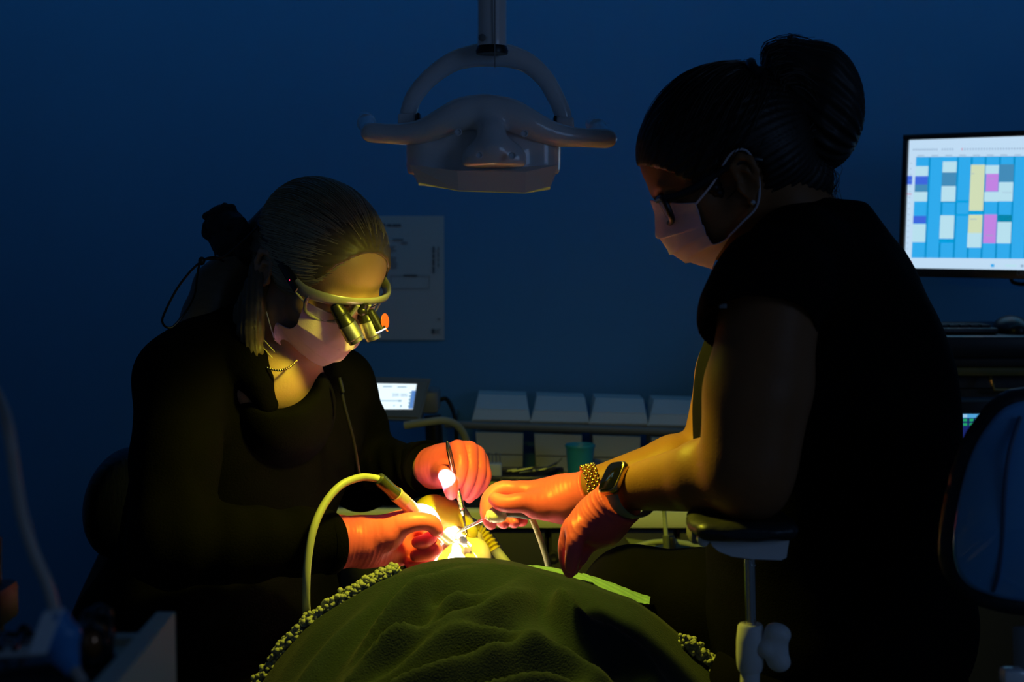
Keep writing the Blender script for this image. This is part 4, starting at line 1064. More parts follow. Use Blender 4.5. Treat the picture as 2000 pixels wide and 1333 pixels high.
def barrel(a, b, ra):
    a = np.asarray(a); b = np.asarray(b); d = b - a; L_ = np.linalg.norm(d); d = d / L_; fr_ = frame(d)
    bl = MB().lathe([(ra * .55, -.004), (ra * .70, 0), (ra * .72, .004), (ra * .80, .006), (ra * .80, L_ * .22), (ra * .88, L_ * .24), (ra * .88, L_ * .42), (ra * .97, L_ * .46), (ra * .97, L_ * .50)], a, fr_, 32).obj('barrel', M_BLKPL, lp)
    MB().lathe([(ra * .96, L_ * .50), (ra * 1.0, L_ * .505), (ra * 1.02, L_ * .88), (ra * .99, L_ * .885), (ra * .97, L_ * .90), (ra * .90, L_ * .905), (ra * .88, L_ * .99), (ra * .80, L_), (ra * .74, L_ * .97)], a, fr_, 36).obj('silver_ring', M_SATIN, bl)
    MB().lathe([(ra * .75, L_ * .96), (ra * .4, L_ * .985), (.0001, L_ * .99)], a, fr_, 24).obj('objective_lens', M_BLKPL, bl)
    return bl
barrel(W(657, 600, 1.905), W(697.5, 668, 1.915), .0125)
barrel(W(704, 592, 1.945), W(731, 664, 1.95), .0120)
MB().tube([H1(.121, 0, .050), H1(.126, 0, .038), W(702, 592, 1.935)], [.005, .006, .006], 10).ball(H1(.125, 0, .038), .0070, n=14, m=10).rod(W(655, 600, 1.908), W(702, 592, 1.93), .003, 10).obj('hinge', M_BLKPL, lp)
hl = MB().rod(W(722, 606, 1.94), W(743, 645, 1.945), .0055, 18, .0085, round_=.001).rod(W(715, 612, 1.94), W(724, 612, 1.94), .0045, 10).obj('headlight', M_BLKPL, lp)
dh = W(880, 1062, 2.0) - HEADLIGHT; dh /= np.linalg.norm(dh)
MB().lathe([(.0086, 0), (.0088, .0012), (.007, .0016), (.0001, .0018)], W(742.5, 646, 1.945) , frame(W(745.5, 651, 1.945) - W(742.5, 645, 1.945)), 24).obj('light_lens', mat('headlight_lens', (.6, .6, .6), .3, emit=(1, 1, 1), estr=2.5), hl)
M_ORANGE = mat('orange_filter', (0.85, 0.13, 0.02), 0.25, emit=(.6, .10, .01), estr=0.0, trans=.3)
MB().lathe([(.0001, 0), (.0105, 0), (.0110, .0006), (.0105, .0013), (.0001, .0013)], W(751, 628, 1.946), frame((.92, -.42, .05), (0, 0, 1)), 28).rod(W(752, 640, 1.946), W(757, 648, 1.946), .0012, 8).obj('orange_filter', M_ORANGE, hl)
# necklaces
ch = spline([W(503, 706, 1.965), W(520, 718, 1.938), W(545, 724, 1.928), W(565, 718, 1.928), W(580, 704, 1.94)], 10)
mb = MB()
for i, p in enumerate(ch): mb.ball(p, .0019 if i % 2 else .0013, n=8, m=6)
mb.obj('necklace', M_GOLD, P1)
# gloves
c0 = W(655, 1060, 1.893); nn = W(650, 1060, 1.893) - W(700, 1056, 1.908)
glove('glove', P1, 1.93, [
    ('c', [(630, 1063, -.048), (655, 1060, -.037), (680, 1058, -.03), (712, 1056, -.022)], [.037, .0345, .030, .028], .012),
    ('c', [(712, 1050, -.018), (772, 1028, .004)], [.025, .019], .016), ('c', [(712, 1058, -.018), (784, 1046, .006)], [.027, .019], .016),
    ('c', [(712, 1062, -.020), (786, 1066, .004)], [.027, .018], .016), ('c', [(712, 1070, -.02), (780, 1084, .000)], [.023, .0145], .016),
    ('c', [(722, 1060, -.036), (758, 1046, -.040)], [.021, .0185], .014),
    ('f', [(758, 1044, -.038), (786, 1026, -.046), (818, 1019, -.046), (842, 1023, -.042), (852, 1036, -.038)], [.0185, .0145, .0118, .0108, .0088], .012),
    ('f', [(772, 1022, .010), (806, 1002, .016), (830, 1000, .012), (846, 1014, .004), (856, 1040, -.004)], [.0125, .0100, .0092, .0085, .0075], .008),
    ('f', [(788, 1046, .004), (822, 1034, -.004), (840, 1044, -.014), (832, 1057, -.026), (815, 1060, -.030)], [.0115, .0100, .0098, .0092, .0082], .006),
    ('f', [(790, 1068, .002), (828, 1060, .000), (850, 1068, -.008), (842, 1080, -.022), (812, 1086, -.028)], [.0115, .0102, .0100, .0094, .0084], .006),
    ('f', [(782, 1086, .000), (818, 1084, .004), (838, 1090, -.004), (822, 1100, -.014), (800, 1102, -.016)], [.0105, .0090, .0082, .0078, .0070], .006),
], seed=21, cuff=(c0, nn, .075, 520, .0007))
c0 = W(838, 917, 2.090); nn = W(836, 917, 2.098) - W(862, 912, 2.072)
glove('glove', P1, 2.03, [
    ('c', [(830, 917, .075), (848, 914, .058), (868, 908, .048)], [.032, .028, .025], .012),
    ('c', [(868, 905, .048), (893, 880, .020)], [.022, .0125], .018), ('c', [(868, 906, .048), (914, 882, .026)], [.022, .0125], .018),
    ('c', [(870, 910, .050), (930, 892, .034)], [.022, .0120], .018), ('c', [(870, 914, .052), (938, 906, .042)], [.020, .0110], .018),
    ('c', [(852, 922, .062), (868, 928, .020)], [.018, .0135], .012),
    ('f', [(893, 876, .010), (899, 905, -.008), (896, 932, -.016), (889, 950, -.016), (884, 960, -.012)], [.0125, .0110, .0104, .0095, .0080], .007),
    ('f', [(917, 879, .016), (919, 912, .000), (915, 938, -.006), (908, 956, -.004), (904, 967, .000)], [.0120, .0110, .0104, .0094, .0080], .007),
    ('f', [(932, 888, .024), (937, 918, .012), (932, 942, .008), (924, 960, .008), (916, 974, .010)], [.0112, .0104, .0096, .0088, .0076], .007),
    ('f', [(940, 904, .034), (948, 928, .026), (943, 946, .022), (934, 958, .022), (926, 967, .022)], [.0100, .0092, .0085, .0078, .0068], .007),
    ('f', [(866, 925, .014), (872, 928, -.014), (877, 940, -.028), (880, 955, -.028), (882, 966, -.022)], [.0145, .0125, .0110, .0100, .0084], .010),
], seed=33, cuff=(c0, nn, .04, 520, .0007))

# ================================================================== the dark-haired woman (right)
psi, th = math.radians(187), math.radians(27)
psi2 = math.radians(-8)
F2 = np.array([-math.cos(psi2) * math.cos(th), -math.sin(psi2) * math.cos(th), -math.sin(th)])
L2 = np.array([math.sin(psi2), -math.cos(psi2), 0.0]); U2 = np.cross(F2, L2)
H2 = Head(W(1447, 357, 1.60) - .070 * L2, F2, L2, U2, (.955, 1, 1))
def warp2(p):
    """a short, flat lower face"""
    x, y, z = p
    if z < .025: z = .025 + (z - .025) * .64
    if x > .075 and z < .055: x = .075 + (x - .075) * (.35 if z < .032 else .45)
    return np.array([x, y, z])
H2.warp = warp2
P2loc = W(1640, 1250, 1.78)
P2 = thing('person', 'dark-haired woman with bun in black scrub top, glasses and mask, elbow on a padded rest', 'person', (P2loc[0], P2loc[1], 0))
hip2 = np.array([P2loc[0], P2loc[1], .70])
shN2, shF2 = W(1508, 562, 1.53), W(1490, 560, 1.93)
elN2, elF2 = W(1462, 928, 1.50), W(1390, 900, 1.92)
wrN2, wrF2 = W(1222, 955, 1.675), W(1165, 948, 1.91)
kn2 = [W(1238, 1168, 1.93), W(1500, 1345, 1.74)]
ft2 = [np.array([kn2[0][0] + .06, kn2[0][1], .30]), np.array([kn2[1][0] + .04, kn2[1][1], .30])]
hips2 = [hip2 + [0, .10, .02], hip2 + [0, -.10, .02]]
lo = np.array([.05, 1.36, .10]); hi = np.array([.66, 2.16, 1.52]); hO = H2.O
fine = [[(hO[0] - .14, hO[0] + .11, .0025)], [(hO[1] - .12, hO[1] + .10, .0025)], [(hO[2] - .12, hO[2] + .15, .0025)]]
S_ = Solid(lo, hi, .006, fine)
head_prims(S_, H2, slim=.85)
nb2 = W(1585, 500, 1.70)
S_.chain([H2(-.030, 0, -.02), W(1545, 430, 1.685), nb2], [.052, .051, .060], .02)
S_.chain([H2(.02, 0, -.058), W(1520, 500, 1.68)], [.036, .044], .02)
S_.ell(W(1590, 640, 1.72), (.10, .155, .13), None, .04); S_.ell(W(1605, 850, 1.74), (.12, .14, .22), None, .04)
S_.ell(hip2 + [0, 0, .03], (.13, .17, .12), None, .04)
S_.chain([nb2, shN2], [.045, .046], .03); S_.chain([nb2, shF2], [.045, .046], .03)
for sh_, el_, wr_ in ((shN2, elN2, wrN2), (shF2, elF2, wrF2)):
    S_.chain([sh_, sh_ * .5 + el_ * .5, el_], [.054, .0535, .044], .015)
    S_.chain([el_, el_ * .68 + wr_ * .32 + [0, 0, .004], wr_], [.043, .040, .0255], .012)
S_.chain([W(1470, 790, 1.50), W(1462, 880, 1.50)], [.046, .044], .03)
S_.ell(W(1468, 965, 1.50), (.028, .028, .022), None, .02)
for a, b, c_ in zip(hips2, kn2, ft2):
    S_.chain([a, b], [.075, .056], .02); S_.chain([b, c_ * .5 + b * .5, c_], [.050, .046, .036], .02)
    S_.chain([c_, c_ + np.array([-.11, 0, -.03])], [.034, .026], .015)
S_.chain([wrN2, W(1185, 1000, 1.695)], [.0235, .016], .008); S_.chain([wrF2, W(1120, 968, 1.93)], [.0225, .015], .008)
S_.obj('body', M_SKIN2, P2, 2)
for q in (1, -1): MB().tube(spline([H2(.093, .012 * q, .034), H2(.0965, .022 * q, .038), H2(.0925, .036 * q, .041), H2(.082, .048 * q, .037)], 5), [.0012, .0024, .0020, .0008], 6).obj('eyebrow', M_BROWN, P2)
for q in (1, -1): MB().tube(spline([H2(.0925, .019 * q, .0145), H2(.0965, .031 * q, .0105), H2(.0895, .044 * q, .0135)], 5), .0010, 6).obj('eyelash', M_BROWN, P2)
H2.warp = None
# scrub top
S_ = Solid(lo, hi, .006, [[(.2, .40, .004)], [(1.38, 1.62, .004)], [(1.05, 1.30, .004)]])
S_.ell(W(1602, 598, 1.72), (.100, .165, .112), None, .05); S_.ell(W(1602, 770, 1.74), (.152, .165, .165), None, .05)
S_.ell(W(1612, 960, 1.76), (.156, .172, .20), None, .05); S_.ell(hip2 + [0, 0, .08], (.165, .19, .16), None, .05)
S_.ell(W(1690, 800, 1.74), (.085, .13, .16), None, .06)
S_.chain([W(1585, 452, 1.70), W(1550, 508, 1.60), shN2], [.050, .054, .060], .035)
S_.chain([W(1585, 452, 1.70), W(1545, 505, 1.82), shF2], [.052, .056, .060], .035)
S_.chain([W(1600, 440, 1.70), W(1665, 540, 1.72)], [.046, .06], .04)
S_.cone(shN2, W(1478, 622, 1.515), .061, .064, .02); S_.cone(shF2, W(1470, 622, 1.94), .061, .064, .02)
S_.cut(W(1590, 383, 1.66), (.1, 0, 1), .004)
S_.cone(W(1440, 410, 1.68), W(1540, 475, 1.68), .050, .050, .006, True)
S_.ell(W(1470, 520, 1.70), (.055, .060, .065), None, .01, True)
# sleeve hem: take the sleeve end away below the shoulder
nS = W(1478, 720, 1.51) - W(1490, 560, 1.53)
S_.chain([W(1476, 702, 1.485), W(1462, 900, 1.48)], [.070, .066], .005, True)
S_.chain([W(1470, 700, 1.95), W(1420, 900, 1.94)], [.074, .07], .005, True)
def folds2(V, N):
    return V + N * (.004 * wob(V * [1.4, 1, .6], 22, 15) + .0015 * wob(V, 60, 18))[:, None]
S_.obj('scrub_top', M_BLACK, P2, 2, folds2)
MB().box(W(1412, 598, 1.488), (.008, .002, .005), bevel=.0006).obj('sleeve_tag', M_GREY, P2)
S_ = Solid(lo, hi, .008)
S_.ell(hip2 + [0, 0, .0], (.155, .195, .12), None, .04)
for a, b, c_ in zip(hips2, kn2, ft2):
    S_.chain([a, a * .4 + b * .6, b], [.094, .088, .070], .02); S_.chain([b, c_ * .5 + b * .5, c_ + [0, 0, .03]], [.070, .064, .056], .02)
S_.obj('trousers', M_TROUSER, P2, 2, lambda V, N: V + N * (.003 * wob(V, 35, 9))[:, None])
for c_ in ft2: MB().ball(c_ + np.array([-.05, 0, -.025]), (.13, .046, .040), None, 20, 12).obj('shoe', M_BLKPL, P2)
# hair: cap and bun
face_cut2 = lambda p: ((p[0] - .088) / .070) ** 2 + (p[1] / .088) ** 2 + ((p[2] + .020) / .100) ** 2 < 1 or (((p[0] + .002) / .030) ** 2 + ((p[2] - .000) / .040) ** 2 < 1 and abs(p[1]) > .04) or p[2] < -.05
Rh = H2.R
S_ = Solid(hO - [.16, .14, .12], hO + [.20, .14, .22], .003)
S_.ell(H2(-.004, 0, .052), (.103, .083, .090), Rh, .01); S_.ell(H2(-.045, 0, .028), (.062, .070, .070), Rh, .02)
S_.ell(H2(.088, 0, -.020), (.070, .088, .094), Rh, .006, True)
for q in (1, -1): S_.ell(H2(-.002, .09 * q, .0), (.030, .05, .038), Rh, .006, True)
S_.chain([H2(-.06, 0, .02), W(1572, 350, 1.67), W(1588, 372, 1.675)], [.045, .030, .018], .02)
def hd2(V, N):
    loc = (V - H2.O) @ H2.R; a = np.arctan2(loc[:, 1], loc[:, 2] - .03)
    return V + N * (.0010 * np.sin(a * 50 + 3 * wob(V, 30, 4)))[:, None]
S_.obj('hair', M_BROWN, P2, 1, hd2)
hair_strands(H2, lambda p: not face_cut2(p), (-.80, 0, .62), n=800, rad=.0006, r0=(.103, .0835, .0905), c0=(-.004, 0, .052), lift=(.0, .004), seed=9).obj('hair_strands', M_BROWN2, P2, kind='stuff')
S_ = Solid(W(1440, 390, 1.67) - .06, W(1690, 50, 1.67) + .10, .003)
for c_, r_ in (((1545, 150), (58, .055, 70)), ((1600, 165), (55, .065, 78)), ((1600, 240), (68, .07, 82)), ((1630, 215), (44, .06, 85)), ((1590, 285), (50, .055, 44)), ((1530, 215), (60, .05, 70))):
    S_.ell(W(c_[0], c_[1], 1.68), (pm(r_[0], 1.68), r_[1], pm(r_[2], 1.68)), None, .02)
bc = W(1575, 205, 1.68)
def bd(V, N):
    d = V - bc; a = np.arctan2(d[:, 1], d[:, 0] * .6 + d[:, 2] * .8)
    return V + N * (.0016 * np.sin(a * 30 + 3 * wob(V, 25, 3)) + .002 * wob(V, 40, 2))[:, None]
S_.obj('bun', M_BROWN, P2, 2, bd)
mb = MB(); rg = np.random.default_rng(12)
out = [(1483, 118), (1492, 84), (1540, 70), (1592, 84), (1638, 138), (1668, 205), (1670, 255), (1648, 302), (1610, 328), (1585, 318)]
for i in range(420):
    f = rg.uniform(.72, 1.0); y_ = rg.uniform(-1, 1); f2 = f * math.sqrt(max(0.04, 1 - .8 * y_ ** 2)); s_ = rg.integers(0, 3); e_ = rg.integers(7, 10)
    P_ = [W(1560 + (x - 1560) * f2 + rg.normal() * 3, 215 + (y - 215) * f2 + rg.normal() * 3, 1.68 + y_ * .062) for x, y in out[s_:e_]]
    mb.tube(spline(P_, 4), .0006, 3, caps=False)
for i in range(26):                        # fly-away hairs
    s_ = W(1600 + rg.normal() * 12, 330 + rg.normal() * 15, 1.66 + rg.normal() * .02)
    mb.tube(spline([s_, s_ + [.012, 0, -.010], W(1622 + rg.normal() * 9, 388 + rg.normal() * 8, 1.66)], 5), .00035, 3, caps=False)
for i in range(22):
    t_ = rg.uniform(0, 1); x = 1340 + 300 * t_; y = np.interp(x, [1340, 1400, 1470, 1500, 1540, 1590, 1640], [146, 124, 118, 84, 70, 84, 142])
    s_ = W(x, y + 3, 1.67); mb.tube(spline([s_, W(x + 10, y - 4, 1.67), W(x + 26, y - 5 + rg.normal() * 4 + t_ * 8, 1.67)], 4), .0003, 3, caps=False)
mb.obj('bun_strands', M_BROWN2, P2, kind='stuff')
MB().tube(spline([W(1466, 122, 1.64), W(1470, 132, 1.63), W(1482, 150, 1.62)], 5), .006, 10).obj('hair_tie', M_BLKPL, P2)
# mask
sd = [H2.side(x, y, -.064 * -1) for x, y in ((1358, 397), (1367, 416), (1373, 437), (1382, 458), (1394, 475), (1409, 472), (1426, 460))]
pf = [H2.side(x, y, 0) for x, y in ((1280, 388), (1287, 412), (1291, 437), (1299, 462), (1324, 492), (1345, 503), (1366, 512), (1398, 522))]
pf = [(a + .005, b) for a, b in pf]
Gm = mask_sheet(H2, pf, sd, .064, noise_seed=5)
mk = MB().sheet(Gm, .0012).obj('face_mask', M_MASK, P2, sharp=60)
mb = MB()
for j in (0, 6, 60): mb.tube(Gm[:, j] + H2.R[:, 0] * .0006, .0010, 6)
mb.obj('hem', M_MASK, mk)
for q, i in ((-1, 0), (1, 56)):
    tp, bt = Gm[i, 1], Gm[i, -2]
    MB().tube(spline([tp, tp * .5 + H2(.0, .0750 * q, .026) * .5 + H2.R[:, 1] * .003 * q, H2(-.004, .0775 * q, .033), H2(-.022, .080 * q, .028), H2(-.022, .078 * q, .0), H2(-.006, .0755 * q, -.030), bt * .5 + H2(.0, .0740 * q, -.034) * .5, bt], 6), .0014, 8, flat=(1, .6)).obj('ear_loop', M_LOOP, mk)
MB().ball(H2(-.002, .0765, -.026), .0030, n=10, m=8).obj('stud_earring', mat('crystal', (.8, .8, .85), .08, metal=.6), P2)
# glasses
gt, gb = H2.side(1289, 389, .036), H2.side(1311, 434, .036)
def G2(y, f, q, out=0.0):
    """point of the lens plane: y sideways, f from top (0) to bottom (1)"""
    return H2(gt[0] + (gb[0] - gt[0]) * f - max(0, y - .03) * .25 + .003, y * q, gt[1] + (gb[1] - gt[1]) * f)
for q in (1, -1):
    ring = [G2(.012, .15, q), G2(.022, .0, q), G2(.045, -.02, q), G2(.058, .08, q), G2(.060, .45, q), G2(.053, .92, q), G2(.034, 1.0, q), G2(.017, .88, q), G2(.011, .5, q)]
    mb = MB().tube(spline(ring, 5, closed=True), .0036, 10, closed=True)
    if q == 1:
        mb.tube(spline([G2(.012, .25, 1), G2(0, .18, 1) + H2.R[:, 0] * .002, G2(.012, .25, -1)], 5), .0026, 10)
        gl = mb.obj('glasses', M_BLKPL, P2); gl['label'] = 'black rectangular glasses'
    else: mb.obj('rim', M_BLKPL, gl)
    et = H2.side(1425, 324, .078); em = H2.side(1345, 374, .070)
    MB().tube(spline([G2(.059, .12, q), H2(em[0], .0705 * q, em[1]), H2(et[0], .0775 * q, et[1]), H2(-.022, .079 * q, et[1] - .004), H2(-.034, .075 * q, .012)], 6), [.0050, .0045, .0038, .003, .003], 10, flat=(1, .55), ref=tuple(U2)).obj('temple', M_BLKPL, gl)
    g = np.array([[G2(.013 + .045 * i / 5, .04 + .92 * j / 4, q) for j in range(5)] for i in range(6)])
    if q < 0: g = g[::-1]
    MB().sheet(g, .001).obj('lens', M_CLEAR, gl)
# gloves
c0 = W(1153, 955, 1.915); nn = W(1156, 950, 1.91) - W(1100, 972, 1.93)
glove('glove', P2, 1.93, [
    ('c', [(1172, 950, -.02), (1145, 962, -.012), (1100, 975, -.004)], [.028, .0265, .027], .012),
    ('c', [(1100, 968, -.002), (1022, 962, .004)], [.0245, .0145], .018), ('c', [(1100, 974, .002), (1024, 973, .018)], [.0245, .0145], .018),
    ('c', [(1100, 980, .006), (1032, 985, .030)], [.024, .0135], .018), ('c', [(1098, 984, .012), (1042, 996, .040)], [.022, .0125], .018),
    ('c', [(1095, 986, -.014), (1048, 988, -.022)], [.021, .0165], .012),
    ('f', [(1020, 962, .004), (982, 957, .008), (958, 972, .004), (952, 998, -.004), (955, 1014, -.008), (959, 1025, -.008)], [.0135, .0118, .0108, .0100, .0092, .0074], .007),
    ('f', [(1024, 974, .020), (985, 972, .030), (968, 990, .026), (974, 1010, .014), (984, 1023, .006)], [.0125, .0110, .0104, .0096, .0078], .007),
    ('f', [(1032, 986, .032), (1002, 986, .040), (988, 1002, .034), (996, 1014, .022), (1005, 1022, .012)], [.0118, .0105, .0098, .0090, .0074], .007),
    ('f', [(1042, 998, .042), (1018, 1000, .048), (1006, 1010, .040), (1014, 1017, .026), (1022, 1019, .018)], [.0105, .0095, .0085, .0078, .0066], .007),
    ('f', [(1050, 988, -.022), (1020, 982, -.032), (995, 984, -.034), (978, 982, -.031), (966, 975, -.027)], [.0165, .0132, .0118, .0112, .0086], .010),
], seed=41, cuff=(c0, nn, .055, 700, .0007))
c0 = W(1206, 972, 1.68); nn = W(1222, 955, 1.675) - W(1170, 1010, 1.70)
glove('glove', P2, 1.70, [
    ('c', [(1232, 952, -.03), (1205, 985, -.02), (1172, 1016, -.008)], [.0305, .0275, .027], .012),
    ('c', [(1174, 1012, -.014), (1130, 1036, -.032)], [.0245, .0140], .018), ('c', [(1172, 1014, -.006), (1122, 1036, -.012)], [.0245, .0145], .018),
    ('c', [(1174, 1018, .002), (1124, 1038, .008)], [.024, .0140], .018), ('c', [(1178, 1024, .010), (1132, 1046, .028)], [.022, .0130], .018),
    ('c', [(1195, 1012, -.004), (1170, 1036, .000)], [.020, .016], .012),
    ('f', [(1132, 1036, -.032), (1124, 1054, -.042), (1121, 1078, -.044), (1118, 1096, -.040), (1116, 1109, -.036)], [.0128, .0108, .0098, .0090, .0072], .006),
    ('f', [(1122, 1036, -.012), (1110, 1056, -.018), (1108, 1084, -.020), (1110, 1104, -.018), (1113, 1118, -.016)], [.0130, .0110, .0100, .0092, .0074], .006),
    ('f', [(1124, 1038, .010), (1114, 1062, .008), (1113, 1086, .006), (1116, 1102, .006), (1119, 1114, .006)], [.0120, .0102, .0094, .0086, .0070], .006),
    ('f', [(1132, 1046, .030), (1124, 1066, .030), (1124, 1084, .028), (1125, 1096, .026), (1126, 1106, .026)], [.0108, .0092, .0084, .0078, .0066], .006),
    ('f', [(1172, 1034, .000), (1158, 1050, .004), (1145, 1066, .004), (1137, 1080, .002), (1132, 1094, .000)], [.0160, .0130, .0112, .0100, .0080], .010),
], seed=52, cuff=(c0, nn, .065, 600, .0007))
# bracelets on the far wrist
mb = MB()
ba = wrF2; bdir = wrF2 - elF2; fr = frame(bdir)
for j, off in enumerate((-.004, .003, .010)):
    cc = W(1160, 949, 1.91) + bdir / np.linalg.norm(bdir) * off
    rr = .0290
    for i in range(44):
        a = i / 44 * 2 * math.pi
        mb.ball(cc + fr @ np.array([rr * math.cos(a), rr * math.sin(a), .0012 * (-1) ** i]), .0025, n=8, m=6)
o = mb.obj('bead_bracelet', M_GOLD, P2); o['label'] = 'stacked gold bead bracelets'
# watch
wa = W(1203, 916, 1.655) - W(1189, 957, 1.675); wa = wa / np.linalg.norm(wa)
arm = (wrN2 - elN2) / np.linalg.norm(wrN2 - elN2)
cpos = W(1199, 935, 1.648)
axb = W(1224, 962, 1.668)
radial = cpos - axb; radial -= arm * np.dot(radial, arm); radial /= np.linalg.norm(radial)
up_ = np.cross(radial, arm); up_ /= np.linalg.norm(up_)
if up_[2] < 0: up_ = -up_
Rw = np.stack([-arm, up_, np.cross(-arm, up_)], 1)
if np.dot(Rw[:, 2], radial) < 0: Rw[:, 0] *= -1; Rw[:, 2] = np.cross(Rw[:, 0], Rw[:, 1])
def sq_ring(a, b, z, n=40, e=4.0):
    t_ = np.arange(n) / n * 2 * math.pi
    return np.stack([a * np.sign(np.cos(t_)) * np.abs(np.cos(t_)) ** (2 / e), b * np.sign(np.sin(t_)) * np.abs(np.sin(t_)) ** (2 / e), np.full(n, z)], 1) @ Rw.T + cpos
def sq_loft(lev, mat_, name, par):
    G = np.array([sq_ring(*l) for l in lev]); n = G.shape[1]; F = []
    for i in range(len(lev) - 1): F += [(i * n + k, i * n + (k + 1) % n, (i + 1) * n + (k + 1) % n, (i + 1) * n + k) for k in range(n)]
    F += [tuple(range(n - 1, -1, -1)), tuple((len(lev) - 1) * n + k for k in range(n))]
    return MB().add(G.reshape(-1, 3), F).obj(name, mat_, par)
wt = sq_loft([(.012, .015, -.0055), (.0165, .0195, -.0045), (.0182, .0212, -.0015), (.0182, .0212, .0025), (.0172, .0202, .0045), (.0165, .0195, .0050)], M_GOLD, 'watch', P2); wt['label'] = 'gold square smart watch'
sq_loft([(.0166, .0196, .0046), (.0162, .0192, .0054), (.0150, .0180, .0060)], mat('black_glass', (.004, .004, .005), .10, spec=.3), 'watch_glass', wt)
mh = mat('watch_hand_blue', (.02, .03, .04), .4, emit=(.05, .22, .35), estr=.35)
c_ = cpos + Rw[:, 2] * .0062
MB().rod(c_ + Rw @ np.array([-.004, -.006, 0]), c_ + Rw @ np.array([.004, .004, 0]), .0003, 6).rod(c_ + Rw @ np.array([.004, .004, 0]), c_ + Rw @ np.array([.0045, -.002, 0]), .0003, 6).obj('watch_hands', mh, wt)
ctr_w = cpos - radial * .031
bp = []
for i in range(33):
    a = math.radians(38 + i / 32 * 284); bp.append(ctr_w + radial * (.031 * math.cos(a)) * 1.0 + up_ * (.0295 * math.sin(a)))
MB().tube(bp, .011, 12, caps=True, flat=(1.0, .16), ref=tuple(arm)).obj('watch_band', mat('sage_watch_band', (.30, .36, .30), .5, noise=.03), wt)

# ================================================================== the patient
F3 = np.array([0.02, -.17, .985]); F3 /= np.linalg.norm(F3); U3 = np.array([0.03, .985, .17]); U3 -= F3 * np.dot(U3, F3); U3 /= np.linalg.norm(U3); L3 = np.cross(U3, F3)
mouth_local = np.array([.102, 0, -.048])
H3 = Head((0, 0, 0), F3, L3, U3, (1.0, .85, 1.0))
def warp3(p):
    x, y, z = p
    if x > .098 and z > -.030: x = .098 + (x - .098) * .25
    return np.array([x, y, z])
H3.warp = warp3; H3.O = W(884, 1057, 2.0) - H3.R @ (mouth_local * H3.sc)
P3 = thing('person', 'patient lying under the blanket, open mouth brightly lit, wearing an amber nose hood', 'person', (-.05, 1.3, .60))
lo = np.array([-.36, .30, .44]); hi = np.array([.28, 2.28, 1.02]); hO = H3.O
fine = [[(hO[0] - .085, hO[0] + .085, .0025)], [(hO[1] - .12, hO[1] + .06, .0025)], [(hO[2] - .04, hO[2] + .13, .0025)]]
S_ = Solid(lo, hi, .008, fine)
head_prims(S_, H3, mouth_open=True)
S_.chain([H3(-.01, 0, -.03), np.array([-.05, 1.86, .745])], [.055, .056], .02)
S_.ell((-.05, 1.66, .675), (.165, .19, .080), None, .04); S_.ell((-.05, 1.42, .595), (.15, .20, .080), None, .04); S_.ell((-.05, 1.20, .555), (.165, .14, .080), None, .04)
for q in (1, -1):
    S_.chain([(-.05 + .15 * q, 1.74, .69), (-.05 + .19 * q, 1.50, .605), (-.05 + .17 * q, 1.28, .56)], [.05, .042, .034], .02)
    S_.chain([(-.05 + .09 * q, 1.18, .555), (-.05 + .10 * q, .78, .56), (-.05 + .10 * q, .42, .58)], [.078, .058, .042], .02)
    S_.chain([(-.05 + .10 * q, .42, .58), (-.05 + .10 * q, .40, .68)], [.036, .03], .02)
S_.obj('body', M_SKIN3, P3, 2)
mb = MB()
for i in range(10):
    a = math.radians(-70 + i * 15.5); p = H3(.078 + .016 * math.cos(a), .021 * math.sin(a), -.061)
    mb.box(p, (.006, .0052, .008), H3.R, bevel=.0015)
for i in range(10):
    a = math.radians(-70 + i * 15.5); p = H3(.080 + .016 * math.cos(a), .023 * math.sin(a), -.037)
    mb.box(p, (.006, .0058, .009), H3.R, bevel=.0015)
mb.obj('teeth', mat('tooth', (.78, .74, .64), .25), P3)
S_ = Solid(H3.O - .14, H3.O + .14, .004)
S_.ell(H3(-.008, 0, .052), (.102, .083, .090), H3.R, .01); S_.ell(H3(.088, 0, -.015), (.075, .095, .10), H3.R, .006, True)
for q in (1, -1): S_.ell(H3(-.002, .09 * q, .0), (.030, .05, .040), H3.R, .006, True)
S_.obj('hair', M_BROWN, P3, 1)
# ------------------------------------------------------------------ dental couch
M_COUCH = mat('couch_upholstery', (0.020, 0.021, 0.023), 0.45, noise=.1, bump=.15, bscale=150)
t = thing('dental_couch', 'dark padded dental couch under the patient and blanket', 'couch', (-.05, 1.2, 0))
g = []
for y, z, w in ((1.97, .690, .17), (1.86, .668, .23), (1.65, .605, .26), (1.40, .525, .27), (1.15, .478, .27), (.8, .478, .24), (.45, .472, .20), (.28, .455, .16)):
    g.append([(-.05 - w, y, z - .012), (-.05 - w * .9, y, z), (-.05, y, z - .012), (-.05 + w * .9, y, z), (-.05 + w, y, z - .012)])
g = np.array(g)[:, ::-1]
MB().sheet(g, .055).obj('cushion', M_COUCH, t)
MB().box((-.04, 2.14, .712), (.22, .17, .05), bevel=.02, seg=3).obj('headrest', M_COUCH, t)
MB().box((-.04, 2.02, .66), (.07, .14, .03), bevel=.006).obj('headrest_bar', M_SATIN, t)
MB().box((-.05, 1.15, .39), (.26, .8, .07), bevel=.02).box((-.05, 1.15, .22), (.16, .30, .30), bevel=.02).box((-.05, 1.1, .03), (.44, .9, .06), bevel=.02).obj('lift_base', M_GREY, t)

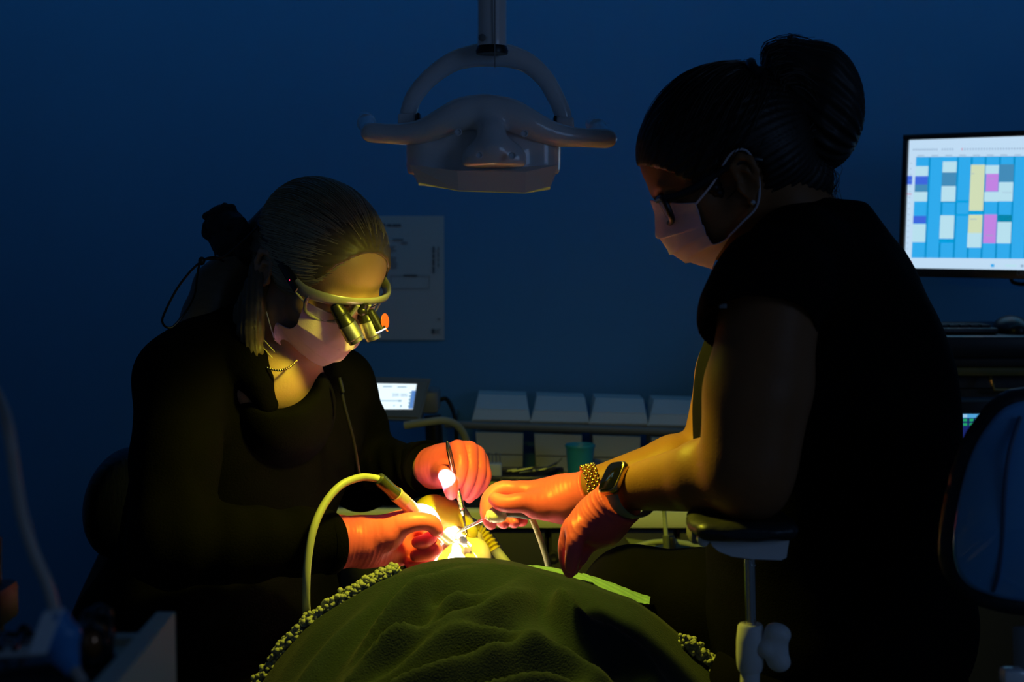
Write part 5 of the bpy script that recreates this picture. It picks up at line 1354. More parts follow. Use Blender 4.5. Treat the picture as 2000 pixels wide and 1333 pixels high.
# ------------------------------------------------------------------ blanket
M_FLEECE = mat('dark_green_fleece', (0.0050, 0.0165, 0.021), 0.95, noise=.28, nscale=160, bump=.6, bscale=420, sheen=.05)
M_SHERPA = mat('cream_sherpa', (0.36, 0.38, 0.30), 0.95, noise=.15, nscale=70, bump=.4, bscale=300)
prof_x = np.array([-.42, -.36, -.32, -.295, -.256, -.215, -.167, -.120, -.07, -.03, .0, .04, .072, .105, .157, .190, .225, .255, .29, .36])
prof_z = np.array([.52, .63, .697, .731, .772, .798, .824, .841, .8500, .8490, .845, .835, .826, .814, .797, .772, .742, .718, .695, .60])
def ridge_drop(y):
    y = np.asarray(y, float)
    return np.where(y < 1.78, .36 * (1.78 - y) + .0 * y, np.where(y < 1.80, 0, 6.0 * (y - 1.80) ** 2))
nx_, ny_ = 190, 150
xs = np.linspace(-.42, .36, nx_); ys = np.concatenate([np.linspace(.55, 1.30, 24)[:-1], np.linspace(1.30, 1.845, ny_)])
pz = np.interp(xs, prof_x, prof_z)
for _ in range(6): pz[1:-1] = (pz[:-2] + 2 * pz[1:-1] + pz[2:]) / 4
X, Y = np.meshgrid(xs, ys, indexing='ij')
lowf = np.clip((1.35 - Y) / .5, 0, 1)
Z = pz[:, None] - .36 * np.maximum(1.78 - np.maximum(Y, 1.32), 0) - 5.5 * np.maximum(Y - 1.80, 0) ** 2 * 1.0 - .06 * lowf
fl = lambda pts: [W(px, py, 1)[:2] for px, py in pts]
folds = [  # crest lines of the folds, as (x, depth) on the cloth, with width and height
    ([(-.205, 1.62), (-.145, 1.69), (-.085, 1.745), (-.035, 1.785)], .016, .014),
    ([(-.235, 1.60), (-.160, 1.625), (-.095, 1.64), (-.045, 1.665), (.0, 1.705), (.035, 1.745)], .013, .013),
    ([(-.185, 1.575), (-.120, 1.605), (-.040, 1.635), (.02, 1.63), (.045, 1.655)], .013, .012),
    ([(-.045, 1.555), (-.010, 1.595), (.035, 1.615), (.075, 1.61), (.115, 1.595)], .014, .013),
    ([(.04, 1.72), (.09, 1.69), (.15, 1.66), (.185, 1.61)], .020, .010),
    ([(-.21, 1.49), (-.13, 1.54), (-.07, 1.56), (-.01, 1.60)], .013, .011),
    ([(-.10, 1.48), (-.01, 1.53), (.05, 1.56), (.12, 1.60)], .013, .011),
    ([(-.29, 1.58), (-.25, 1.64), (-.20, 1.70), (-.14, 1.765)], .020, .008),
    ([(-.12, 1.70), (-.07, 1.70), (-.02, 1.715), (.03, 1.775)], .012, .008),
    ([(.08, 1.77), (.06, 1.735), (.065, 1.70), (.10, 1.66)], .012, .009),
    ([(.05, 1.50), (.11, 1.55), (.18, 1.59)], .014, .010),
    ([(-.25, 1.56), (-.18, 1.60), (-.11, 1.66), (-.06, 1.71)], .012, .009)]
for P_, wd, hh in folds:
    c_ = spline([(a, b, 0) for a, b in P_], 10)[:, :2]
    d2 = np.full(X.shape, 9.0); along = np.zeros(X.shape)
    for i, q in enumerate(c_):
        dd = (X - q[0]) ** 2 + ((Y - q[1]) * .9) ** 2; m = dd < d2; d2[m] = dd[m]; along[m] = i / len(c_)
    d = np.sqrt(d2); env = np.sin(np.pi * np.clip(along, 0, 1)) ** .9
    Z += 2.3 * hh * env * np.clip((1.775 - Y) / .06, 0, 1) * (np.exp(-(d / (.85 * wd)) ** 2) - .45 * np.exp(-((d - 1.9 * wd) / (1.1 * wd)) ** 2))
qd = (X * .80 + Y * .60); qp = (-X * .60 + Y * .80)
wr = wob(np.stack([qd.ravel() * .28, qp.ravel(), 0 * qd.ravel()], 1), 75, 77).reshape(X.shape)
Z += np.clip((1.77 - Y) / .08, 0, 1) * .0042 * (1 - 2 * np.abs(wr)) 
pp = np.stack([X.ravel(), Y.ravel() * .7, 0 * X.ravel()], 1)
Z += np.clip((1.80 - Y) / .08, 0, 1) * .0030 * wob(pp, 30, 41).reshape(X.shape) + .0012 * wob(pp, 90, 42).reshape(X.shape)
G = np.stack([X, Y, Z], 2)
t = thing('blanket', 'dark green fleece blanket with cream sherpa edging spread over the patient', 'blanket', (-.05, 1.5, .62))
MB().sheet(G, .006).obj('fleece', M_FLEECE, t, sharp=None)
# knobbly edging along the far hem: it shows at both ends, where the hem turns down
mb = MB(); rg = np.random.default_rng(2)
edge = np.array([(x - .004 * (x < 0) + .004 * (x > 0), 1.842 - .14 * max(0, min(1, (abs(x + .03) - .11) / .10)) ** 1.0 if False else 1.835, z) for x, z in zip(xs, pz)])
def hem(a, b, y0, y1, n, drop):
    """n knobs between hem positions a and b on the profile"""
    for i in range(n):
        f = i / (n - 1); x = a + (b - a) * f; z = np.interp(x, xs, pz) + drop
        y = y0 + (y1 - y0) * f
        for k in range(6):
            p = np.array([x, y, z]) + np.clip(rg.normal(size=3), -1.6, 1.6) * [.0035, .005, .0048] + [0, 0, .001]
            r = rg.uniform(.0026, .0042)
            mb.ball(p, (r, r, r * .9), None, 8, 6)
hem(-.150, -.40, 1.800, 1.770, 190, .003)
hem(.215, .34, 1.765, 1.760, 80, .004)
o = mb.obj('sherpa_edging', M_SHERPA, t, kind='stuff'); o['label'] = 'cream knobbly sherpa edging'

# ---- bib
M_BIB = mat('green_bib_paper', (0.20, 0.37, 0.28), 0.8, noise=.05, bump=.5, bscale=42, wave=('DIAGONAL', .3))
q = np.array([[W(1022, 1112, 1.88), W(1045, 1121, 1.83)], [W(1060, 1112, 1.87), W(1090, 1132, 1.82)], [W(1132, 1127, 1.86), W(1150, 1142, 1.81)], [W(1142, 1127, 1.86), W(1165, 1150, 1.81)], [W(1200, 1146, 1.85), W(1215, 1172, 1.80)], [W(1240, 1162, 1.85), W(1250, 1184, 1.80)], [W(1271, 1172, 1.85), W(1268, 1186, 1.80)]])
rows = [spline(q[:, k], 6) for k in (0, 1)]
g = np.array([rows[0] * (1 - v) + rows[1] * v + np.array([0, 0, .004 * math.sin(v * 3.1)]) for v in np.linspace(0, 1, 9)])
g[:, :, 2] += .003
g[:, :, 2] += .0004 * np.sin(np.arange(g.shape[1]) * 1.9)[None, :]
tag(MB().sheet(g.transpose(1, 0, 2), .0008).obj('paper_bib', M_BIB, None), 'pale green crinkled paper bib sticking out beside the blanket', 'bib')

# ------------------------------------------------------------------ nose hood and its hoses
M_HOOD = mat('amber_silicone', (0.62, 0.50, 0.03), 0.3, noise=.1, nscale=25, trans=.25, coat=.3)
M_HOOD2 = mat('amber_hose', (0.58, 0.44, 0.02), 0.4, noise=.05)
M_TUBE = mat('pale_olive_tube', (0.40, 0.42, 0.24), 0.45, noise=.04)
t = thing('nose_hood', 'translucent amber nose hood with a ribbed hose on the patient face', 'nose hood', W(872, 1030, 2.06))
S_ = Solid(W(800, 1070, 2.0) - .06, W(930, 960, 2.1) + .07, .0025)
S_.ell(W(862, 1012, 2.066), (.034, .030, .026), None, .01); S_.chain([W(848, 1003, 2.07), W(885, 1022, 2.06), W(918, 1040, 2.05)], [.024, .021, .012], .02)
S_.chain([W(838, 1004, 2.055), W(815, 1030, 2.05)], [.020, .014], .02)
S_.obj('hood', M_HOOD, t, 2)
def ribbed(P_, r0, pitch, amp):
    s = spline(P_, 60); d = np.concatenate([[0], np.cumsum(np.linalg.norm(np.diff(s, axis=0), axis=1))])
    n = max(20, int(d[-1] / pitch * 8)); dd = np.linspace(0, d[-1], n)
    c_ = np.array([np.interp(dd, d, s[:, i]) for i in range(3)]).T
    mb = MB(); mb.tube(c_, list(r0 + amp * np.sin(dd / pitch * 2 * math.pi)), 16); return mb
ribbed([W(908, 1024, 2.07), W(934, 1036, 2.085), W(952, 1053, 2.085), (W(967, 1075, 2.08))], .0084, .0064, .0016).obj('ribbed_hose', M_HOOD2, t)
MB().tube(spline([W(965, 1072, 2.08), W(975, 1085, 2.08), W(994, 1110, 2.07), W(1016, 1150, 2.05), W(1040, 1230, 1.96)], 8), [.0078, .0080, .0082, .0082, .0082], 14).obj('supply_tube', M_TUBE, t)
ribbed([W(815, 1030, 2.05), W(792, 1060, 2.06), W(776, 1090, 2.05), (W(765, 1120, 2.02))], .0080, .0066, .0014).obj('ribbed_hose', M_HOOD2, t)
MB().tube(spline([W(768, 1100, 2.02), W(764, 1130, 2.0), W(760, 1200, 1.98)], 8), .0085, 14).obj('supply_tube', M_HOOD, t)

# ------------------------------------------------------------------ instruments held in the gloves
t = thing('dental_handpiece', 'slim brass-toned dental handpiece held in the near gloved hand', 'handpiece', W(800, 990, 1.91))
ha, hb = W(738, 934, 1.885), W(884, 1066, 1.985)
dh_ = hb - ha; Lh = np.linalg.norm(dh_); fr = frame(dh_); f_ = lambda v: v * Lh
M_BRASS = mat('warm_steel', (0.42, 0.42, 0.30), 0.32, .45, noise=.05, stretch=(1, 1, 15))
MB().lathe([(.006, 0), (.0085, .002), (.0092, f_(.04)), (.0086, f_(.16)), (.0092, f_(.19)), (.0096, f_(.225)), (.0088, f_(.23))], ha, fr, 28).obj('coupling', mat('smoke_plastic', (.035, .04, .02), .25, coat=.5), t)
MB().lathe([(.0086, f_(.222)), (.0104, f_(.228)), (.0106, f_(.245)), (.0098, f_(.25)), (.0100, f_(.33)), (.0102, f_(.335)), (.0098, f_(.342)), (.0096, f_(.46)), (.0099, f_(.465)), (.0092, f_(.475)), (.0095, f_(.483)), (.0089, f_(.492)), (.0092, f_(.50)), (.0085, f_(.51)), (.0075, f_(.62)), (.0072, f_(.80)), (.0064, f_(.93)), (.0056, f_(.985)), (.004, f_(1.0))], ha, fr, 32).obj('barrel', M_BRASS, t)
MB().rod(ha + dh_ * .985 + [0, 0, .004], ha + dh_ * 1.0 - fr[:, 0] * 0 + [0, 0, -.010], .0048, 16, round_=.001).obj('turbine_head', M_STEEL, t)
M_CORD = mat('olive_hose', (0.46, 0.48, 0.26), 0.45, noise=.04)
hz = [W(741, 937, 1.887), W(722, 933, 1.88), W(700, 934, 1.87), W(665, 949, 1.85), W(634, 985, 1.83), W(612, 1035, 1.81), W(601, 1095, 1.80), W(598, 1150, 1.80), W(599, 1200, 1.815), W(604, 1240, 1.86), (np.array([-.33, 1.90, .62])), np.array([-.42, 1.70, .50]), np.array([-.46, 1.25, .55])]
MB().tube(spline(hz, 8), .0052, 14).obj('hose', M_CORD, t)

t = thing('mouth_mirror', 'steel mouth mirror with knurled handle in the raised gloved hand', 'mouth mirror', W(895, 960, 2.03))
m0, m1, m2, m3, m4 = W(873, 862, 2.00), W(883, 905, 2.002), W(897, 966, 2.015), W(905, 1008, 2.015), W(911, 1042, 2.01)
d = m3 - m0; fr = frame(d); Lm = np.linalg.norm(d); f_ = lambda v: v * Lm
MB().lathe([(.001, 0), (.0022, .002), (.0038, .012), (.0040, f_(.25)), (.0040, f_(.62)), (.0036, f_(.68))], m0, fr, 20).obj('handle', M_STEEL, t)
pr = [(.0036, f_(.66))]
for i in range(14): pr += [(.0046, f_(.67 + i * .0165)), (.0040, f_(.678 + i * .0165))]
pr += [(.0044, f_(.91)), (.0034, f_(.92)), (.0040, f_(.93)), (.0030, f_(.97)), (.0018, f_(1.0))]
MB().lathe(pr, m0, fr, 20).obj('knurled_grip', M_STEEL, t)
MB().tube(spline([m3, m3 * .5 + m4 * .5, m4, W(908, 1049, 2.006)], 6), [.0020, .0016, .0015, .0013], 10).obj('stem', M_STEEL, t)
mc = W(903, 1062, 2.0); mn = np.array([-.62, -.62, .18]); fr = frame(mn, (.35, 0, 1))
MB().lathe([(.0001, -.0012), (.0098, -.0010), (.0104, 0), (.0102, .0010), (.0094, .0011)], mc, fr, 32).obj('mirror_rim', M_STEEL, t)
MB().lathe([(.0094, .0009), (.0001, .0009)], mc, fr, 32).obj('mirror_face', mat('mirror_glass', (.85, .85, .82), .04, 1.0), t)

t = thing('air_water_syringe', 'white and grey air water syringe with long steel tip in the assisting hand', 'syringe', W(985, 1008, 1.93))
s0, s1 = W(957, 1007, 1.91), W(1036, 1002, 1.93)
MB().tube(spline([W(982, 1000, 1.912), W(1005, 1000, 1.918), W(1030, 1004, 1.925), (W(1037, 1008, 1.928))], 6), [.0078, .0080, .0082, .0060], 18).obj('handle', mat('grey_grip', (.10, .10, .10), .4, noise=.05), t)
hd_ = W(984, 1001, 1.905); hn = W(952, 1011, 1.91) - hd_; fr = frame(hn); Lq = np.linalg.norm(hn)
MB().lathe([(.0075, -.002), (.0110, .001), (.0122, .006), (.0118, Lq * .55), (.0100, Lq * .75), (.0085, Lq * .78), (.0082, Lq * .92), (.0050, Lq), (.0035, Lq + .002)], hd_, fr, 24).obj('head', M_WHITE, t)
for (x, y) in ((975, 991), (983, 998)):
    MB().lathe([(.0042, 0), (.0046, .002), (.0036, .0045), (.0001, .005)], W(x, y + 3, 1.899), frame((.2, -.6, .8)), 16).obj('button', M_WHITE_MATT, t)
tp = spline([W(953, 1011, 1.912), W(925, 1025, 1.935), W(905, 1035, 1.955), W(893, 1043, 1.975), W(886, 1056, 1.99)], 8)
MB().tube(tp, [.0024, .0023, .0022, .0021, .0018], 12).obj('steel_tip', M_STEEL, t)
MB().tube(spline([W(1036, 1007, 1.928), W(1046, 1030, 1.93), W(1058, 1062, 1.94), W(1068, 1095, 1.96), W(1074, 1125, 1.98), (W(1085, 1190, 2.0)), (W(1100, 1330, 2.1))], 8), .0042, 12).obj('hose', M_CORD, t)

# ------------------------------------------------------------------ hoses parked at the right under the counter
M_GHOSE = mat('green_grey_hose', (0.40, 0.46, 0.28), 0.5, noise=.04)
YH = 2.42
t = thing('hose_holder', 'grey holder bar with a hanging hose end, above the coiled hoses', 'hose holder', W(1300, 1085, YH))
MB().tube(spline([W(1294, 930, YH + .05), W(1296, 985, YH), W(1298, 1010, YH), W(1301, 1050, YH)], 6), .0038, 10).obj('hose', M_GHOSE, t)
MB().rod(W(1301, 1046, YH), W(1302, 1078, YH), .0062, 16, round_=.0008).obj('hose_sleeve', mat('olive_sleeve', (.12, .14, .07), .5), t)
MB().rod(W(1301, 1077, YH), W(1301, 1084, YH), .0040, 14).obj('steel_ferrule', M_STEEL, t)
MB().box(W(1312, 1070, YH + .01), (.012, .02, .040), bevel=.003).rod(W(1306, 1064, YH + .01), W(1340, 1064, YH + .25), .008, 10).obj('holder_bar', M_BLKPL, t)
paths = [[(1180, 1110), (1203, 1094), (1230, 1074), (1262, 1062), (1300, 1058), (1340, 1062), (1375, 1072), (1405, 1095)],
         [(1250, 1088), (1275, 1074), (1310, 1068), (1345, 1071), (1380, 1082), (1405, 1100)],
         [(1262, 1092), (1290, 1080), (1325, 1078), (1360, 1086), (1400, 1108)]]
labs = ['outermost grey green hose of the coil under the counter, sweeping furthest out', 'middle grey green hose of the coil under the counter', 'innermost short grey green hose of the coil under the counter']
for i, p in enumerate(paths):
    tag(MB().tube(spline([W(x, y, YH + .03 + i * .02) for x, y in p] + [W(1440, 1180, YH + .08 + .02 * i), np.array([.40 + .02 * i, YH + .10, .30]), np.array([.40 + .02 * i, YH + .08, .006]), np.array([.30 + .03 * i, YH - .1, .006])], 8), .0048 - .0004 * i, 12).obj('coiled_hose', M_GHOSE, None), labs[i], 'hose', 'coiled hoses under the counter')
a = [W(1222, 1052, 2.722), W(1262, 1058, 2.722), W(1300, 1075, 2.722), W(1290, 1095, 2.722), W(1238, 1072, 2.722)]
tag(MB().prism(a, (0, .004, 0)).obj('paper_sleeve', mat('olive_paper', (.34, .40, .16), .8), None, smooth=False), 'flat olive paper sleeve tucked behind the coiled hoses', 'paper')

# ------------------------------------------------------------------ stools
def stool(name, label, x, y, seat_z, R_, extra=None):
    t = thing(name, label, 'stool', (x, y, 0))
    MB().lathe([(.0001, seat_z - .07), (R_ * .9, seat_z - .07), (R_, seat_z - .05), (R_, seat_z - .02), (R_ * .94, seat_z - .004), (R_ * .6, seat_z), (.0001, seat_z)], (x, y, 0), None, 36).obj('seat', M_LEATHER, t)
    MB().rod((x, y, .07), (x, y, seat_z - .07), .028, 20).obj('gas_lift', M_SATIN, t)
    for i in range(5):
        a = i * 2 * math.pi / 5 + .3; e_ = np.array([x + .26 * math.cos(a), y + .26 * math.sin(a), .065])
        l_ = MB().tube([(x, y, .085), e_], [.022, .014], 10).obj('leg', M_BLKPL, t)
        MB().rod(e_ + np.array([-.012 * math.sin(a), .012 * math.cos(a), -.037]), e_ + np.array([.012 * math.sin(a), -.012 * math.cos(a), -.037]), .027, 16, round_=.005).rod(e_ - [0, 0, .04], e_, .006, 8).obj('caster', M_BLKPL, l_)
    return t
ST1 = stool('operator_stool', 'black upholstered stool with a rounded backrest under the seated blond woman', hip1[0] - .02, hip1[1] + .02, .52, .19)
S_ = Solid(W(150, 1140, 2.1) - .15, W(280, 860, 2.1) + .2, .006)
S_.ell(W(252, 985, 2.12), (pm(72, 2.1), .15, pm(112, 2.1)), None, .01)
S_.cut(W(262, 985, 2.12) , (1, -.3, 0), .02)
S_.obj('backrest', M_LEATHER, ST1, 2)
MB().tube(spline([W(225, 1060, 2.14), np.array([hip1[0] - .25, 2.14, .60]), np.array([hip1[0] - .20, 2.12, .47]), np.array([hip1[0] - .02, 2.07, .45])], 8), .016, 12, flat=(1, .5)).obj('back_bar', M_BLKPL, ST1)
ST2 = stool('assistant_stool', 'tall black assistant stool with a padded elbow rest on a steel post', hip2[0] + .02, hip2[1], .60, .20)
MB().lathe([(.205, .28), (.217, .29), (.205, .30), (.193, .29), (.205, .28)], (hip2[0] + .02, hip2[1], 0), None, 40).obj('foot_ring', M_SATIN, ST2)
YA = 1.50
# elbow rest: pad, white housing, knob, post, clamp with star knob
S_ = Solid(W(1330, 1050, YA) - .06, W(1570, 985, YA) + .08, .003)
pc = W(1448, 1022, YA)
S_.box(pc, (pm(101, YA), .055, pm(17, YA)), None, .016, .004); S_.ell(pc - [0, 0, .002], (pm(106, YA), .062, pm(19, YA)), None, .012)
S_.ell(W(1446, 992, YA), (.065, .045, .010), None, .012, True)
S_.obj('elbow_pad', M_LEATHER, ST2, 2, lambda V, N: V + N * (.0008 * wob(V, 150, 4))[:, None])
out = [(1382, 1031), (1418, 1036), (1452, 1045), (1500, 1048), (1543, 1046), (1536, 1090), (1526, 1095), (1470, 1093), (1430, 1088), (1404, 1078), (1392, 1068), (1383, 1050)]
MB().prism([W(x, y, YA - .030) for x, y in out], (0, .060, 0)).obj('rest_housing', M_WHITE, ST2, sharp=30)
MB().box(W(1368, 1040, YA + .0), (.026, .04, .020), bevel=.005).obj('rest_bracket', M_GREY, ST2)
kn = MB().ball(W(1374, 1050, YA - .03), (pm(13.5, YA), pm(14, YA), pm(19, YA)), None, 24, 16).rod(W(1380, 1050, YA - .028), W(1400, 1052, YA - .02), .004, 12).obj('round_knob', M_WHITE, ST2)
px_, py_ = 1465, YA
MB().rod(W(1464, 1092, YA) , W(1467, 1226, YA), pm(10.5, YA), 24).rod(W(1465, 1102, YA), W(1465, 1105, YA), pm(12, YA), 24).obj('steel_post', M_STEEL, ST2)
d = W(1467, 1333, YA) - W(1466, 1222, YA)
zt_ = W(1466, 1222, YA); Lc = pm(1, YA)
MB().lathe([(22 * Lc, -3 * Lc), (25.5 * Lc, 2 * Lc), (28 * Lc, 30 * Lc), (28 * Lc, 60 * Lc), (26.5 * Lc, 82 * Lc), (23 * Lc, 92 * Lc)], zt_, frame((0, 0, -1)), 32).obj('clamp', M_WHITE_MATT, ST2)
pb = zt_ - [0, 0, 88 * Lc]
MB().rod(pb, (pb[0], pb[1], .62), .0105, 20).obj('lower_post', M_WHITE_MATT, ST2)
MB().tube(spline([(pb[0], pb[1], .63), (pb[0] + .02, pb[1] + .04, .545), (pb[0] + .06, pb[1] + .14, .52), (hip2[0] + .02, hip2[1], .52)], 8), .014, 12).obj('post_bracket', M_SATIN, ST2)
# star knob with three lobes
kc = W(1514, 1264, YA - .005); S_ = Solid(kc - .045, kc + .045, .0022)
for a in (60, 180, 300):
    e_ = np.array([.010 * math.cos(math.radians(a)) , 0, .017 * math.sin(math.radians(a))])
    S_.chain([kc, kc + e_ * [1, 1, 1] + np.array([0, -.006, 0])], [.010, .0105], .006)
S_.chain([W(1492, 1252, YA), kc], [.0085, .010], .006); S_.chain([W(1512, 1236, YA - .01), W(1516, 1290, YA - .008)], [.0105, .0105], .006)
S_.obj('star_knob', M_WHITE_MATT, ST2, 2)

# ---- white shell chair back at the right edge
YB = 1.36
M_SHELLW = mat('shell_reflection_blue', (0.10, 0.38, 0.76), 0.16, noise=.02, coat=.8)  # blue of the reflected surroundings put into the shell's base colour
t = thing('shell_chair', 'chair back with glossy pale shell and black padded rim at the right edge', 'chair', (W(2040, 1300, YB)[0], YB + .05, 0))
outl = [(2005, 786), (1962, 800), (1930, 834), (1903, 880), (1884, 935), (1870, 1000), (1863, 1060), (1870, 1110), (1892, 1142), (1930, 1160), (1980, 1172), (2060, 1178), (2150, 1165), (2215, 1120), (2235, 1050), (2225, 960), (2190, 870), (2140, 812), (2075, 786)]
ctr = np.array([2048., 990.])
def ringpts(k_, d_):
    o_ = []
    for x, y in outl:
        a = math.atan2(y - ctr[1], x - ctr[0]); f = k_ ** 1.2 if k_ < 1 else 1
        ex_, ey_ = 178 * math.cos(a), 190 * math.sin(a)
        dx_, dy_ = (x - ctr[0]) * f + ex_ * (1 - f), (y - ctr[1]) * f + ey_ * (1 - f)
        o_.append(W(ctr[0] + dx_ * k_, ctr[1] + dy_ * k_, YB + d_))
    return np.array(o_)
rings = [spline(ringpts(k_, d_), 8, closed=True) for k_, d_ in [(1.02, .035), (1.015, .014), (1.0, 0.0)] + [(k, -.034 * (1 - k ** 2.2)) for k in (.97, .93, .87, .8, .7, .6, .48, .34, .2, .08)]]
G = np.array(rings); G = np.concatenate([G, G[:, :1]], 1)
V_ = MB().sheet(G[:, ::-1]); n_ = G.shape[1] - 1
cpt = G[-1, :-1].mean(0)
V_.add(np.concatenate([G[-1, :-1], [cpt + [0, -.0002, 0]]]), [(i, n_, (i + 1) % n_) for i in range(n_)])
V_.obj('shell', M_SHELLW, t, sharp=None)
MB().tube(spline([W(1993, 815, YB - .012), W(1972, 880, YB - .024), W(1962, 960, YB - .028), W(1958, 1050, YB - .024), W(1950, 1120, YB - .014), W(1940, 1155, YB - .002)], 8), .0022, 8).obj('shell_seam', mat('seam_blue', (.06, .12, .22), .5), t)
S_ = Solid(W(1820, 1230, YB) - .03, W(2290, 740, YB + .1) + .05, .005)
pr_ = spline(np.array([W(ctr[0] + (x - ctr[0]) * 1.035, ctr[1] + (y - ctr[1]) * 1.025, YB + .030) for x, y in outl]), 2, closed=True)
S_.chain(list(pr_) + [pr_[0]], [.011] * (len(pr_) + 1), .006)
S_.ell(W(2045, 985, YB + .062), (pm(192, YB), .032, pm(203, YB)), None, .02)
S_.obj('pad', M_LEATHER, t, 2, lambda V, N: V + N * (.0009 * wob(V, 160, 3))[:, None])
xc = W(2045, 1000, YB)[0]
MB().tube(spline([(xc, YB + .0, .88), (xc, YB - .02, .70), (xc, YB + .02, .50), (xc, YB + .16, .44)], 8), .022, 12, flat=(1.4, .5), ref=(1, 0, 0)).obj('back_bar', M_GREY, t)
MB().box((xc, YB + .26, .46), (.42, .42, .07), bevel=.03, seg=4).obj('seat', M_LEATHER, t)
MB().rod((xc, YB + .26, .05), (xc, YB + .26, .43), .03, 20).lathe([(.22, 0), (.22, .02), (.05, .06), (.03, .08)], (xc, YB + .26, 0), None, 32).obj('pedestal', M_GREY, t)
# corner of a pale lever low at the right edge
o = MB().box(W(1978, 1322, 1.30), (.022, .02, .016), bevel=.004).rod(W(1985, 1330, 1.30), W(2100, 1420, 1.32), .006, 12).rod(W(2100, 1420, 1.32), (xc, YB + .06, .50), .006, 12).obj('lever', M_WHITE, t)

# ------------------------------------------------------------------ delivery cart at the left front
M_CREAM = mat('cream_laminate', (0.66, 0.64, 0.50), 0.5, noise=.03)
t = thing('delivery_cart', 'cream instrument cart with a raised side wall at the lower left', 'cart', (-.42, .88, 0))
zf = .955; Yn, Yf = .62, 1.05
xw0 = W(342, 1195, Yf)[0]; xw1 = W(312, 1195, Yf)[0]; ztop = W(330, 1196, Yf)[2]
dx = .012
xn = W(205, 1333, .80)[0]; xo = lambda y: xw0 + (xn - xw0) * (Yf - y) / (Yf - .80)
th_ = xw0 - xw1
V8 = [(xo(Yn) - .016, Yn, .80), (xo(Yn), Yn, .80), (xw0, Yf, .80), (xw1 - .002, Yf, .80)]
V8 += [(a, b, ztop + (Yf - b) * .06) for a, b, c_ in V8]
mb = MB().hexa(V8); mb.obj('side_wall', M_CREAM, t, smooth=False)
mb = MB().box(((xw1 - .62) / 2 - .0, (Yn + Yf) / 2, .88 - .0), (abs(-.62 - xw1), Yf - Yn, .150)); mb.obj('tray_body', M_CREAM, t, smooth=False)
zr = W(260, 1237, Yf)[2]
q = [(xw1 + .001, Yf - .014, ztop), (xw1 + .001, Yf - .014, zf), (-.62, Yf - .014, zf), (-.62, Yf - .014, zr), (W(284, 1238, Yf)[0], Yf - .014, zr)]
MB().prism(q[::-1], (0, .014, 0)).obj('back_rim', M_CREAM, t, smooth=False)
MB().box((-.43, .85, .47), (.34, .36, .68), bevel=.01).box((-.43, .85, .06), (.40, .42, .05), bevel=.01).obj('cart_body', M_GREY, t)
for sx in (-1, 1):
    for sy in (-1, 1): MB().rod((-.43 + .16 * sx, .85 + .17 * sy - .01, .03), (-.43 + .16 * sx, .85 + .17 * sy + .01, .03), .03, 16, round_=.005).obj('caster', M_BLKPL, t)
# label sheet lying on the tray
zl = zf + .001
def onz(px, py, z):
    d = ray(px, py); s = (z - CAM_Z) / d[2]; return np.array([0, 0, CAM_Z]) + d * s
t2 = thing('label_sheet', 'pale printed label sheet lying on the cart under black straps', 'label', onz(40, 1250, zl + .02))
zl2 = zf + .022
lq = [onz(-60, 1268, zl2), onz(90, 1268, zl2), onz(86, 1236, zl2), onz(-60, 1232, zl2)]
MB().prism(lq, (0, 0, -.020)).obj('card', M_WHITE_MATT, t2, smooth=False)
mb = MB()
for y, xs_ in ((1250, ((8, 28), (31, 40), (48, 63))), (1258, ((12, 26), (28, 36), (38, 55)))):
    for x0, x1 in xs_: mb.add([onz(x0, y + 1.5, zl2 + .0004), onz(x1, y + 1.5, zl2 + .0004), onz(x1, y - 1, zl2 + .0004), onz(x0, y - 1, zl2 + .0004)], [(0, 1, 2, 3)])
mb.obj('printing', M_INK, t2, smooth=False, kind='stuff')
# dark cloth pouch and straps below the sheet
S_ = Solid(onz(-90, 1333, zf) - .05, onz(170, 1270, zf) + .10, .004)
S_.ell(onz(20, 1322, zf + .006), (.050, .024, .011), None, .01); S_.ell(onz(110, 1330, zf + .006), (.03, .022, .011), None, .02)
tag(S_.obj('black_pouch', M_BLKPL, None, 2, lambda V, N: V + N * (.003 * wob(V, 120, 3))[:, None]), 'crumpled black pouch lying on the cart behind the pale label', 'pouch')
mb = MB()
for P_ in ([(-20, 1243), (10, 1240), (35, 1240), (47, 1232), (62, 1240), (75, 1244)], [(47, 1236), (40, 1250), (28, 1268)], [(8, 1242), (2, 1252), (0, 1268)]):
    mb.tube(spline([onz(x, y, zl2 + .004) for x, y in P_], 6), .0022, 8)
mb.ball(onz(47, 1233, zl2 + .005), (.005, .004, .005), n=12, m=8)
tag(mb.obj('black_strap', M_BLKPL, None), 'thin black knotted strap over the pale label on the cart', 'strap')
# protective glasses standing on the cart
t = thing('protective_glasses', 'black wraparound protective glasses with an orange glinting lens on the cart', 'glasses', onz(180, 1290, zf))
Yg = .93
S_ = Solid(W(140, 1310, Yg) - .05, W(230, 1180, Yg) + .06, .0018)
S_.chain([W(172, 1205, Yg + .02), W(158, 1235, Yg + .004), W(160, 1275, Yg), W(185, 1296, Yg), W(203, 1285, Yg + .004)], [.004, .0045, .0045, .004, .004], .003)
S_.chain([W(172, 1203, Yg + .02), W(195, 1192, Yg + .03), W(210, 1200, Yg + .03), W(213, 1240, Yg + .03), W(213, 1285, Yg + .02)], [.004, .004, .0035, .0035, .0035], .003)
S_.chain([W(160, 1238, Yg), W(180, 1222, Yg - .002), W(196, 1230, Yg), W(203, 1258, Yg + .002), W(203, 1285, Yg + .004)], [.003, .0028, .0028, .003, .003], .003)
S_.obj('frame', M_BLKPL, t, 2)
MB().ball(W(182, 1256, Yg + .002), (pm(21, Yg), .009, pm(34, Yg)), None, 24, 16).obj('orange_lens', mat('amber_mirror_lens', (.30, .10, .015), .07, metal=.6, coat=1.0), t)
